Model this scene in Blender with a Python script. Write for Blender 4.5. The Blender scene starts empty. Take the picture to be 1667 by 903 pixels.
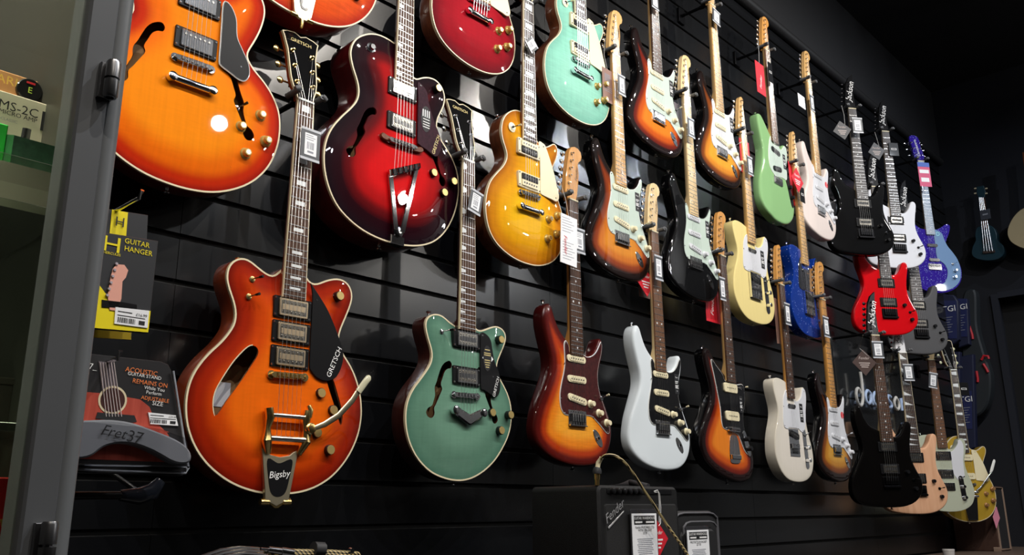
import bpy, math, random
import numpy as np
from mathutils import Vector, Matrix
from mathutils.geometry import delaunay_2d_cdt
random.seed(7)
scene = bpy.context.scene
COL = scene.collection
R = math.radians

# ------------------------------------------------------------------ camera
W, H = 1667, 903
FPX = 1414.3
ZO = 1.4                                       # eye height above the floor
CAM = Vector((0, -1.71, ZO))
RM = Matrix(((0.68439992, -0.1849999, -0.70524591),
             (-0.72907599, -0.1825443, -0.65964065),
             (-0.00670517, 0.96563586, -0.25981229)))
cam_d = bpy.data.cameras.new('camera')
cam_d.sensor_width = 36
cam_d.lens = 36 * FPX / W
cam_d.clip_start = 0.02
cam = bpy.data.objects.new('camera', cam_d)
COL.objects.link(cam)
cam.matrix_world = Matrix.Translation(CAM) @ RM.to_4x4()
scene.camera = cam

def at(px, py, Y):
    """point seen at pixel px,py on the plane y = Y"""
    r = RM @ Vector((px - 833.5, -(py - 451.5), -FPX))
    return CAM + r * ((Y - CAM.y) / r.y)
def at_x(px, py, X):
    r = RM @ Vector((px - 833.5, -(py - 451.5), -FPX))
    return CAM + r * (X / r.x)

# ------------------------------------------------------------------ world, lights, exposure
scene.view_settings.view_transform = 'Standard'
scene.view_settings.look = 'None'
scene.view_settings.gamma = 1
scene.view_settings.use_curve_mapping = False
scene.view_settings.exposure = 0.0
world = bpy.data.worlds.new('world')
scene.world = world
world.use_nodes = True
world.node_tree.nodes['Background'].inputs[0].default_value = (0.55, 0.65, 1, 1)
world.node_tree.nodes['Background'].inputs[1].default_value = 0.004

SPOTS = [  # x, y, target x, target z (world), power, colour
    (-0.3, -1.95, 0.2, 1.7, 130, (1, .90, .78)),
    (0.55, -1.95, 0.9, 1.8, 150, (1, .94, .86)),
    (1.35, -1.95, 1.6, 1.9, 150, (.90, .94, 1)),
    (2.15, -1.95, 2.35, 1.9, 160, (1, .93, .84)),
    (2.95, -1.95, 3.1, 1.9, 150, (1, .95, .88)),
    (3.75, -1.95, 3.8, 1.9, 120, (1, .94, .86)),
    (4.55, -1.95, 4.6, 1.8, 95, (.85, .92, 1)),
    (5.35, -1.95, 5.3, 1.7, 60, (.80, .88, 1)),
]
SPOT_Z = 3.9
def spot(x, y, z, tx, ty, tz, power, color, size=128, blend=.7, rad=.014):
    l = bpy.data.lights.new('spot_lamp', 'SPOT')
    l.energy = power; l.color = color; l.spot_size = R(size); l.spot_blend = blend; l.shadow_soft_size = rad
    o = bpy.data.objects.new('spot_lamp', l); COL.objects.link(o)
    o.location = (x, y, z)
    o.rotation_euler = (Vector((tx, ty, tz)) - Vector((x, y, z))).to_track_quat('-Z', 'Y').to_euler()
    return o
for x, y, tx, tz, p, c in SPOTS:
    spot(x, y, SPOT_Z, tx, 0, tz, p * .60, c)
def area(x, y, z, sx, sy, power, color, rot=(0, 0, 0)):
    l = bpy.data.lights.new('ceiling_panel_lamp', 'AREA')
    l.shape = 'RECTANGLE'; l.size = sx; l.size_y = sy; l.energy = power; l.color = color
    o = bpy.data.objects.new('ceiling_panel_lamp', l); COL.objects.link(o)
    o.location = (x, y, z); o.rotation_euler = rot
def add_fill(x, y, z, power, color, r=.05):
    l = bpy.data.lights.new('fill_light', 'POINT'); l.energy = power; l.color = color; l.shadow_soft_size = r
    o = bpy.data.objects.new('fill_light', l); COL.objects.link(o); o.location = (x, y, z)
FILL_LIGHTS = [(-.6, -3.7, 3.95, 16, (1, .93, .82)), (.9, -3.9, 3.95, 16, (1, .95, .88)), (2.6, -3.7, 3.95, 16, (.93, .96, 1)), (4.4, -3.9, 3.95, 14, (1, .95, .88)),
         (5.2, -4.6, 3.6, 20, (1, .96, .9)), (5.7, -3.9, 3.6, 18, (.95, .97, 1))]
for a_ in FILL_LIGHTS: add_fill(*a_)  # added fill lights behind the view; last two light the reflected end wall

# ------------------------------------------------------------------ materials
MATS = {}
def pmat(name, col, rough=.5, metal=0, coat=0, spec=.5, coat_rough=.04, emit=None, alpha=1, trans=0, ior=1.45, noise=0, nscale=60, bump=0):
    if name in MATS: return MATS[name]
    m = bpy.data.materials.new(name); m.use_nodes = True
    nt = m.node_tree; b = nt.nodes['Principled BSDF']
    b.inputs['Base Color'].default_value = (*col, 1)
    b.inputs['Roughness'].default_value = rough
    b.inputs['Metallic'].default_value = metal
    b.inputs['Coat Weight'].default_value = coat
    b.inputs['Coat Roughness'].default_value = coat_rough
    b.inputs['Specular IOR Level'].default_value = spec
    b.inputs['Alpha'].default_value = alpha
    b.inputs['Transmission Weight'].default_value = trans
    b.inputs['IOR'].default_value = ior
    if emit:
        b.inputs['Emission Color'].default_value = (*emit[0], 1); b.inputs['Emission Strength'].default_value = emit[1]
    if noise or bump:
        tc = nt.nodes.new('ShaderNodeTexCoord'); n = nt.nodes.new('ShaderNodeTexNoise')
        n.inputs['Scale'].default_value = nscale; n.inputs['Detail'].default_value = 4
        nt.links.new(tc.outputs['Object'], n.inputs['Vector'])
        if noise:
            mx = nt.nodes.new('ShaderNodeMix'); mx.data_type = 'RGBA'; mx.blend_type = 'MULTIPLY'
            mx.inputs[0].default_value = 1
            mx.inputs[6].default_value = (*col, 1)
            mr = nt.nodes.new('ShaderNodeMapRange'); mr.inputs[3].default_value = 1 - noise; mr.inputs[4].default_value = 1 + noise
            nt.links.new(n.outputs[0], mr.inputs[0]); nt.links.new(mr.outputs[0], mx.inputs[7]); nt.links.new(mx.outputs[2], b.inputs['Base Color'])
        if bump:
            bp = nt.nodes.new('ShaderNodeBump'); bp.inputs['Strength'].default_value = bump; bp.inputs['Distance'].default_value = .002
            nt.links.new(n.outputs[0], bp.inputs['Height']); nt.links.new(bp.outputs[0], b.inputs['Normal'])
    MATS[name] = m
    return m

def wood(name, c1, c2, sx=220, sz=9, rough=.4, coat=0, contrast=1.0):
    if name in MATS: return MATS[name]
    m = bpy.data.materials.new(name); m.use_nodes = True
    nt = m.node_tree; b = nt.nodes['Principled BSDF']
    b.inputs['Roughness'].default_value = rough; b.inputs['Specular IOR Level'].default_value = .2; b.inputs['Coat Weight'].default_value = coat; b.inputs['Coat Roughness'].default_value = .05
    tc = nt.nodes.new('ShaderNodeTexCoord'); mp = nt.nodes.new('ShaderNodeMapping'); mp.inputs['Scale'].default_value = (sx, sx, sz)
    n = nt.nodes.new('ShaderNodeTexNoise'); n.inputs['Scale'].default_value = 1; n.inputs['Detail'].default_value = 5; n.inputs['Distortion'].default_value = .4
    cr = nt.nodes.new('ShaderNodeValToRGB')
    cr.color_ramp.elements[0].position = .5 - .2 * contrast; cr.color_ramp.elements[0].color = (*c1, 1)
    cr.color_ramp.elements[1].position = .5 + .2 * contrast; cr.color_ramp.elements[1].color = (*c2, 1)
    nt.links.new(tc.outputs['Object'], mp.inputs[0]); nt.links.new(mp.outputs[0], n.inputs['Vector'])
    nt.links.new(n.outputs[0], cr.inputs[0]); nt.links.new(cr.outputs[0], b.inputs['Base Color'])
    MATS[name] = m
    return m

def burst(name, stops, flame=0, grain=.12, span=120, flake=0, flame_scale=55, rough=.5):
    """finish whose dye runs from the rim inwards: stops = [(mm from the rim, colour)]"""
    m = bpy.data.materials.new(name); m.use_nodes = True
    nt = m.node_tree; b = nt.nodes['Principled BSDF']; L = nt.links.new
    b.inputs['Roughness'].default_value = rough; b.inputs['Specular IOR Level'].default_value = .03; b.inputs['Coat Weight'].default_value = 1; b.inputs['Coat Roughness'].default_value = .018
    a = nt.nodes.new('ShaderNodeAttribute'); a.attribute_name = 'edge'
    mr = nt.nodes.new('ShaderNodeMapRange'); mr.inputs[2].default_value = span
    L(a.outputs['Fac'], mr.inputs[0])
    cr = nt.nodes.new('ShaderNodeValToRGB'); cr.color_ramp.interpolation = 'EASE'
    els = cr.color_ramp.elements
    els[0].position = stops[0][0] / span; els[0].color = (*stops[0][1], 1)
    els[1].position = stops[-1][0] / span; els[1].color = (*stops[-1][1], 1)
    for d, c in stops[1:-1]:
        e = els.new(d / span); e.color = (*c, 1)
    L(mr.outputs[0], cr.inputs[0])
    out = cr.outputs[0]
    tc = nt.nodes.new('ShaderNodeTexCoord')
    def mult(out, fac_out, lo, hi):
        r = nt.nodes.new('ShaderNodeMapRange'); r.inputs[3].default_value = lo; r.inputs[4].default_value = hi
        L(fac_out, r.inputs[0])
        mx = nt.nodes.new('ShaderNodeMix'); mx.data_type = 'RGBA'; mx.blend_type = 'MULTIPLY'; mx.inputs[0].default_value = 1
        L(out, mx.inputs[6]); L(r.outputs[0], mx.inputs[7]); return mx.outputs[2]
    if grain:
        mp = nt.nodes.new('ShaderNodeMapping'); mp.inputs['Scale'].default_value = (90, 90, 5)
        n = nt.nodes.new('ShaderNodeTexNoise'); n.inputs['Scale'].default_value = 1; n.inputs['Detail'].default_value = 3
        L(tc.outputs['Object'], mp.inputs[0]); L(mp.outputs[0], n.inputs['Vector'])
        out = mult(out, n.outputs[0], 1 - grain, 1 + grain)
    if flame:
        mp = nt.nodes.new('ShaderNodeMapping'); mp.inputs['Scale'].default_value = (14, 1, flame_scale * 2.2); mp.inputs['Rotation'].default_value = (0, R(14), 0)
        w = nt.nodes.new('ShaderNodeTexNoise'); w.inputs['Scale'].default_value = 1; w.inputs['Detail'].default_value = 3
        w.inputs['Distortion'].default_value = 1.2
        L(tc.outputs['Object'], mp.inputs[0]); L(mp.outputs[0], w.inputs['Vector'])
        out = mult(out, w.outputs[0], 1 - flame, 1 + flame * .7)
    if flake:
        v = nt.nodes.new('ShaderNodeTexVoronoi'); v.inputs['Scale'].default_value = 420
        L(tc.outputs['Object'], v.inputs['Vector'])
        lt = nt.nodes.new('ShaderNodeMath'); lt.operation = 'GREATER_THAN'; lt.inputs[1].default_value = 1 - flake
        sx = nt.nodes.new('ShaderNodeSeparateColor'); L(v.outputs['Color'], sx.inputs[0]); L(sx.outputs[0], lt.inputs[0])
        mx = nt.nodes.new('ShaderNodeMix'); mx.data_type = 'RGBA'; L(lt.outputs[0], mx.inputs[0]); L(out, mx.inputs[6]); mx.inputs[7].default_value = (.45, .55, .9, 1)
        out = mx.outputs[2]
    L(out, b.inputs['Base Color'])
    return m
def solid(name, col, grain=0, flake=0, rough=.5): return burst(name, [(0, col), (100, col)], 0, grain, flake=flake, rough=rough)

chrome = pmat('chrome', (.86, .87, .90), .11, 1)
nickel = pmat('nickel', (.80, .76, .68), .19, 1)
gold = pmat('gold_plate', (.88, .64, .26), .24, 1)
brushed = pmat('brushed_alloy', (.66, .58, .40), .38, 1)
blackp = pmat('black_plastic', (.007, .007, .008), .4, coat=.6, spec=.15)
blackm = pmat('black_metal', (.02, .02, .022), .35, 1)
blackr = pmat('black_rubber', (.025, .025, .028), .6)
greyr = pmat('grey_rubber', (.09, .093, .10), .5)
cream = pmat('aged_cream_plastic', (.78, .70, .47), .35)
creamw = pmat('cream_binding', (.72, .62, .42), .35)
ivory = pmat('white_plastic', (.82, .83, .8), .3, coat=.5, spec=.15)
mint = pmat('mint_guard', (.52, .62, .55), .3, coat=.5, spec=.15)
wht = pmat('bright_white_plastic', (.66, .67, .71), .3, coat=.3, spec=.15)
paper = pmat('white_paper', (.82, .83, .86), .6)
ink = pmat('black_ink', (.01, .01, .012), .6)
inkg = pmat('grey_ink', (.25, .26, .3), .6)
redink = pmat('red_ink', (.6, .01, .02), .6)
whiteink = pmat('white_ink', (.85, .85, .85), .5)
goldink = pmat('gold_ink', (.75, .6, .25), .4)
pearl = pmat('pearl_inlay', (.75, .78, .8), .2, coat=.5)
steel = pmat('string_steel', (.75, .75, .76), .3, 1)
fretm = pmat('fret_wire', (.7, .7, .7), .25, 1)
rose = wood('rosewood', (.035, .015, .009), (.10, .048, .028), 300, 14, .5)
rose_light = wood('pau_ferro', (.10, .045, .022), (.2, .10, .055), 300, 14, .5)
ebony = wood('dark_fretboard', (.03, .02, .018), (.08, .055, .045), 300, 14, .45)
greyboard = wood('grey_fretboard', (.06, .055, .055), (.13, .12, .12), 300, 14, .45)
maple = wood('maple', (.60, .34, .12), (.72, .45, .18), 150, 6, .35, .8)
maple_pale = wood('pale_maple', (.72, .50, .24), (.82, .62, .34), 150, 6, .35, .8)
maple_dark = wood('roasted_maple', (.55, .25, .06), (.66, .33, .09), 150, 6, .35, .8)
mahog = wood('mahogany', (.10, .028, .012), (.17, .05, .02), 120, 5, .35, .9)
darkmah = wood('dark_mahogany', (.035, .008, .006), (.06, .014, .01), 120, 5, .35, .9)
gloss_black = pmat('gloss_black_finish', (.0015, .0015, .002), .5, coat=1, spec=.03)
inner = wood('inside_wood', (.25, .14, .06), (.33, .19, .09), 60, 4, .7)
tort = pmat('tortoiseshell_guard', (.05, .008, .008), .5, coat=1, spec=.08, noise=.9, nscale=90)
redcard = pmat('red_card', (.62, .015, .03), .5)
browncard = pmat('brown_card', (.25, .14, .11), .6)

# ------------------------------------------------------------------ text cache (made first, before the scene is heavy)
TXT = {}
def _mk_text(s):
    cu = bpy.data.curves.new('t', 'FONT'); cu.body = s; cu.size = 1; cu.align_x = 'CENTER'; cu.align_y = 'CENTER'; cu.resolution_u = 2
    o = bpy.data.objects.new('t', cu); COL.objects.link(o)
    dg = bpy.context.evaluated_depsgraph_get()
    me = bpy.data.meshes.new_from_object(o.evaluated_get(dg))
    TXT[s] = ([tuple(v.co) for v in me.vertices], [tuple(p.vertices) for p in me.polygons])
    bpy.data.objects.remove(o); bpy.data.meshes.remove(me); bpy.data.curves.remove(cu)
for s in ['GRETSCH', 'Bigsby', 'Fender', 'Jackson', 'Danelectro', 'MS-2C', 'MICRO AMP', 'CLASSIC', 'Marshall', 'ARK', 'E', 'HERCULES', 'GUITAR', 'HANGER',
          '£16.99', 'ACOUSTIC', 'GUITAR STAND', 'REMAINS ON', 'While You', 'Perform', 'ADJUSTABLE', 'SIZE', 'Fret', '37', '7_', 'TGI', 'H', '£29.99',
          'GUITAR WAREHOUSE', '£169.00', 'GUITAR', 'WAREHOUSE', 'Player', 'G', 'Squier', 'THE MODERN PLAYER', 'HERCULES HANGER PLUS WITH GRAB', 'MT CLUB', 'Fret37 ACOUSTIC STAND', 'Fender MUSTANG LT25', 'WITH USB LEAD', 'LT25', 'PROTECTION RACKET', 'GT 50', 'D', 'L', 'SS', 'SE']:
    if s not in TXT: _mk_text(s)

# ------------------------------------------------------------------ mesh builder
class MB:
    """collects shapes; local millimetres: x right, y DOWN, h towards the viewer"""
    def __init__(self, tilt=0.0):
        self.v = []; self.f = []; self.mi = []; self.tilt = tilt; self.M = None
    def P(self, x, y, h):
        h = h + (y * self.tilt if y < 0 else 0)
        p = Vector((x / 1000, -h / 1000, -y / 1000))
        if self.M is not None: p = self.M @ p
        self.v.append(p); return len(self.v) - 1
    def face(self, idx, m=0): self.f.append(tuple(idx)); self.mi.append(m)
    def loops(self, rings, m=0, cap0=True, cap1=True, closed=True):
        for a, b in zip(rings[:-1], rings[1:]):
            n = len(a)
            for i in range(n if closed else n - 1):
                j = (i + 1) % n
                self.face((a[i], a[j], b[j], b[i]), m)
        if cap0: self.face(rings[0][::-1], m)
        if cap1: self.face(rings[-1], m)
    def plate(self, pts, h0, h1, bev=.6, m=0):
        """solid plate with outline pts from height h0 to h1"""
        c = offset_in(pts, bev) if bev else pts
        r0 = [self.P(x, y, h0) for x, y in pts]
        r1 = [self.P(x, y, h1 - bev) for x, y in pts]
        rr = [r0, r1]
        if bev: rr.append([self.P(x, y, h1) for x, y in c])
        self.loops(rr, m)
    def box(self, x0, x1, y0, y1, h0, h1, bev=.6, m=0):
        self.plate([(x0, y0), (x1, y0), (x1, y1), (x0, y1)], h0, h1, bev, m)
    def rbox(self, cx, cy, w, h, h0, h1, rad=3, rot=0, bev=.6, m=0):
        pts = []
        for (sx, sy, a0) in ((1, -1, -90), (1, 1, 0), (-1, 1, 90), (-1, -1, 180)):
            for k in range(5):
                a = R(a0 + k * 22.5)
                pts.append((sx * (w / 2 - rad) + rad * math.cos(a), sy * (h / 2 - rad) + rad * math.sin(a)))
        c, s = math.cos(rot), math.sin(rot)
        self.plate([(cx + x * c - y * s, cy + x * s + y * c) for x, y in pts], h0, h1, bev, m)
    def cyl(self, cx, cy, prof, n=20, m=0):
        """lathe about the h axis: prof = [(h, r)]"""
        rings = [[self.P(cx + r * math.cos(2 * math.pi * i / n), cy + r * math.sin(2 * math.pi * i / n), h) for i in range(n)] for h, r in prof]
        self.loops(rings, m)
    def rod(self, a, b, r0, r1=None, n=8, m=0, cap=True):
        r1 = r0 if r1 is None else r1
        self.tube([a, b], [r0, r1], n, m, cap)
    def tube(self, pts, rad, n=8, m=0, cap=True, flat=1.0):
        pts = [Vector(p) for p in pts]
        if not isinstance(rad, (list, tuple)): rad = [rad] * len(pts)
        rings = []; up = Vector((0, 0, 1))
        for i, p in enumerate(pts):
            d = (pts[min(i + 1, len(pts) - 1)] - pts[max(i - 1, 0)]).normalized()
            a = up - d * up.dot(d)
            if a.length < .1: a = Vector((1, 0, 0)) - d * d.x
            a.normalize(); b = d.cross(a)
            rings.append([self.P(*(p + a * rad[i] * flat * math.cos(2 * math.pi * k / n) + b * rad[i] * math.sin(2 * math.pi * k / n))) for k in range(n)])
        self.loops(rings, m, cap, cap)
    def text(self, s, size, x, y, h, rot=0, m=0, shear=0, sx=1, thick=0):
        vs, fs = TXT[s]; base = len(self.v); c, sn = math.cos(rot), math.sin(rot)
        for vx, vy, _ in vs:
            a = (vx + vy * shear) * size * sx; b = -vy * size
            self.P(x + a * c - b * sn, y + a * sn + b * c, h)
        for f in fs: self.face([base + i for i in f], m)
    def build(self, name, mats, parent=None, smooth=True, label=None):
        me = bpy.data.meshes.new(name)
        me.from_pydata([tuple(p) for p in self.v], [], self.f)
        if not isinstance(mats, (list, tuple)): mats = [mats]
        for mm in mats: me.materials.append(mm)
        me.polygons.foreach_set('material_index', self.mi)
        if smooth:
            me.shade_smooth(); me.set_sharp_from_angle(angle=R(38))
        me.update()
        o = bpy.data.objects.new(name, me); COL.objects.link(o)
        if parent: o.parent = parent
        if label: o['label'] = label
        return o

def area2(p): return sum(p[i][0] * p[(i + 1) % len(p)][1] - p[(i + 1) % len(p)][0] * p[i][1] for i in range(len(p))) / 2
def offset_in(pts, d):
    n = len(pts); s = 1 if area2(pts) > 0 else -1; out = []
    for i in range(n):
        x0, y0 = pts[i - 1]; x1, y1 = pts[i]; x2, y2 = pts[(i + 1) % n]
        e1 = Vector((x1 - x0, y1 - y0)); e2 = Vector((x2 - x1, y2 - y1))
        if e1.length < 1e-6: e1 = e2.copy()
        if e2.length < 1e-6: e2 = e1.copy()
        e1.normalize(); e2.normalize()
        n1 = Vector((-e1.y, e1.x)) * s; n2 = Vector((-e2.y, e2.x)) * s
        nn = n1 + n2
        if nn.length < .2: nn = n1
        k = d / max(.45, nn.normalized().dot(n1)); nn = nn.normalized()
        out.append((x1 + nn.x * k, y1 + nn.y * k))
    return out
def smooth_loop(pts, step=7, closed=True):
    """Catmull-Rom through pts, resampled at about `step` mm"""
    n = len(pts); dense = []
    for i in range(n):
        p0, p1, p2, p3 = (Vector(pts[(i + k - 1) % n]) for k in range(4))
        L = max(2, int((p2 - p1).length / 1.5))
        for k in range(L):
            t = k / L
            dense.append(.5 * ((2 * p1) + (p2 - p0) * t + (2 * p0 - 5 * p1 + 4 * p2 - p3) * t * t + (3 * p1 - p0 - 3 * p2 + p3) * t ** 3))
    # gentle smoothing, then resample
    m = len(dense); cum = [0]
    for i in range(m): cum.append(cum[-1] + (dense[(i + 1) % m] - dense[i]).length)
    N = max(8, int(cum[-1] / step)); out = []; j = 0
    for k in range(N):
        s = cum[-1] * k / N
        while cum[j + 1] < s: j += 1
        t = (s - cum[j]) / max(1e-9, cum[j + 1] - cum[j]); p = dense[j].lerp(dense[(j + 1) % m], t); out.append((p.x, p.y))
    return out
def relax(pts, it=2):
    for _ in range(it):
        n = len(pts); pts = [((pts[i - 1][0] + 2 * pts[i][0] + pts[(i + 1) % n][0]) / 4, (pts[i - 1][1] + 2 * pts[i][1] + pts[(i + 1) % n][1]) / 4) for i in range(n)]
    return pts
def dist_to(loop, P):
    A = np.array(loop); B = np.roll(A, -1, 0); P = np.asarray(P); out = np.full(len(P), 1e9)
    for a, b in zip(A, B):
        d = b - a; t = np.clip(((P - a) @ d) / max(1e-9, d @ d), 0, 1)
        out = np.minimum(out, np.linalg.norm(P - (a + t[:, None] * d), axis=1))
    return out
def inside(loop, P):
    A = np.array(loop); B = np.roll(A, -1, 0); P = np.asarray(P); c = np.zeros(len(P), bool)
    for (x1, y1), (x2, y2) in zip(A, B):
        if abs(y2 - y1) < 1e-12: continue
        cond = ((y1 > P[:, 1]) != (y2 > P[:, 1])) & (P[:, 0] < (x2 - x1) * (P[:, 1] - y1) / (y2 - y1) + x1)
        c ^= cond
    return c

def tag(o, label, cat, group=None, kind=None):
    if label: o['label'] = label
    if cat: o['category'] = cat
    if group: o['group'] = group
    if kind: o['kind'] = kind
    return o
def empty(name, loc, rz=0, label=None, cat=None, group=None):
    o = bpy.data.objects.new(name, None); COL.objects.link(o); o.empty_display_size = .05
    o.location = loc; o.rotation_euler = (0, 0, rz)
    tag(o, label, cat, group); return o

def guitar_body(parent, outline, top, side, face=-12, thick=44, rf=8, rb=6, bulge=0, holes=(), step=7, contour=None, name='body', grid=13):
    loop = relax(smooth_loop(outline, step), 1)
    if area2(loop) < 0: loop = loop[::-1]
    n = len(loop); v = []; edge = []; faces = []; mi = []
    def con(x, y):
        if not contour: return 0
        cx, cy, rx, ry, depth = contour
        d = math.hypot((x - cx) / rx, (y - cy) / ry); return -depth * max(0, 1 - d) ** 1.2 if d < 1 else 0
    K = 4; rings = []
    insets = []
    for k in range(K + 1):
        a = k / K * math.pi / 2; o = rf * (1 - math.cos(a)); hh = face - rf * (1 - math.sin(a))
        lp = loop
        m_ = max(1, int(o / 2)) if o > 0 else 0
        for _ in range(m_): lp = offset_in(lp, o / m_)
        insets.append(lp)
        if k < K:
            ring = []
            for x, y in lp:
                v.append((x, y, hh + con(x, y))); edge.append(o * .6); ring.append(len(v) - 1)
            rings.append(ring)
    inn = insets[-1]
    xs = [p[0] for p in loop]; ys = [p[1] for p in loop]
    g = []; y = min(ys); r_ = 0
    while y < max(ys):
        x = min(xs) + (grid / 2 if r_ % 2 else 0)
        while x < max(xs): g.append((x + random.uniform(-.5, .5), y + random.uniform(-.5, .5))); x += grid
        y += grid * .87; r_ += 1
    g = np.array(g); g = g[inside(inn, g)]; g = g[dist_to(inn, g) > grid * .45]
    hs = [relax(smooth_loop(h, 4), 0) for h in holes]
    for h in hs:
        g = g[~inside(h, g)]; g = g[dist_to(h, g) > 4]
    pts = [Vector(p) for p in inn]; edges = [(i, (i + 1) % n) for i in range(n)]
    hidx = []
    for h in hs:
        b = len(pts); pts += [Vector(p) for p in h]; edges += [(b + i, b + (i + 1) % len(h)) for i in range(len(h))]; hidx.append(range(b, b + len(h)))
    pts += [Vector(p) for p in g]
    cv, ce, cf, ov, oe, of = delaunay_2d_cdt(pts, edges, [], 0, 1e-5)
    o2n = {}
    for i, src in enumerate(ov):
        for s in src: o2n[s] = i
    cvn = np.array([tuple(p) for p in cv]); dd = dist_to(loop, cvn)
    base = len(v)
    for (x, y), d in zip(cvn, dd):
        t = min(1, max(0, (d - rf) / 85)); bl = bulge * (t * t * (3 - 2 * t))
        v.append((x, y, face + con(x, y) + bl)); edge.append(d)
    cen = np.array([cvn[list(f)].mean(0) for f in cf]); ok = inside(inn, cen)
    for h in hs: ok &= ~inside(h, cen)
    for f, k in zip(cf, ok):
        if k:
            q = [base + i for i in f]
            if area2([cvn[i] for i in f]) > 0: q = q[::-1]
            faces.append(tuple(q)); mi.append(0)
    last = [base + o2n[i] for i in range(n)]
    rings.append(last)
    # side and back
    back = face - thick; r0 = rings[0]; sr = [r0]
    for k in range(3):
        a = k / 2 * math.pi / 2; o = rb * (1 - math.cos(a)); hh = back + rb * (1 - math.sin(a)); lp = offset_in(loop, o) if o > 0 else loop
        ring = []
        for x, y in lp: v.append((x, y, hh)); edge.append(0); ring.append(len(v) - 1)
        sr.append(ring)
    def strip(A, B, m):
        for i in range(n):
            j = (i + 1) % n; faces.append((A[i], A[j], B[j], B[i])); mi.append(m)
    for A, B in zip(rings[:-1], rings[1:]): strip(B, A, 0)
    for A, B in zip(sr[:-1], sr[1:]): strip(A, B, 1)
    faces.append(tuple(sr[-1])); mi.append(1)
    for hi in hidx:
        A = [base + o2n[i] for i in hi]; B = []
        for a in A:
            x, y, hh = v[a]; v.append((x, y, hh - 5)); edge.append(0); B.append(len(v) - 1)
        for i in range(len(A)):
            j = (i + 1) % len(A); faces.append((A[i], A[j], B[j], B[i])); mi.append(1)
    me = bpy.data.meshes.new(name)
    me.from_pydata([(x / 1000, -h / 1000, -y / 1000) for x, y, h in v], [], faces)
    at_ = me.attributes.new('edge', 'FLOAT', 'POINT'); at_.data.foreach_set('value', edge)
    me.materials.append(top); me.materials.append(side); me.polygons.foreach_set('material_index', mi)
    me.shade_smooth(); me.set_sharp_from_angle(angle=R(42)); me.update()
    ob = bpy.data.objects.new(name, me); COL.objects.link(ob); ob.parent = parent
    ob['_'] = 0; del ob['_']
    if holes:
        b = MB(); small = offset_in(offset_in(offset_in(loop, 5), 5), 4)
        b.plate(small, face - thick + 4, face - thick + 9, 0); b.build('back_lining', inner, parent)
    return ob, loop
def binding(parent, loop, face, w=2.6, dn=7, mat=None, name='binding', lip=.35):
    b = MB(); o = [(x, y) for x, y in loop]; out = offset_in(o, -.4); ins = offset_in(o, w)
    rings = [[b.P(x, y, face - dn) for x, y in offset_in(o, .3)], [b.P(x, y, face - dn) for x, y in out], [b.P(x, y, face + lip) for x, y in out], [b.P(x, y, face + lip + .1) for x, y in ins], [b.P(x, y, face - 1) for x, y in ins]]
    b.loops(rings + [rings[0]], 0, False, False)
    return b.build(name, mat or creamw, parent)
def rim(parent, pts, h, w, mat, name): # thin line round a hole or guard
    lp = smooth_loop(pts, 4); b = MB(); ins = offset_in(lp, -w)
    r = [[b.P(x, y, h - 2) for x, y in lp], [b.P(x, y, h + .3) for x, y in lp], [b.P(x, y, h + .3) for x, y in ins], [b.P(x, y, h - 2) for x, y in ins]]
    b.loops(r + [r[0]], 0, False, False); return b.build(name, mat, parent)

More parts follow.
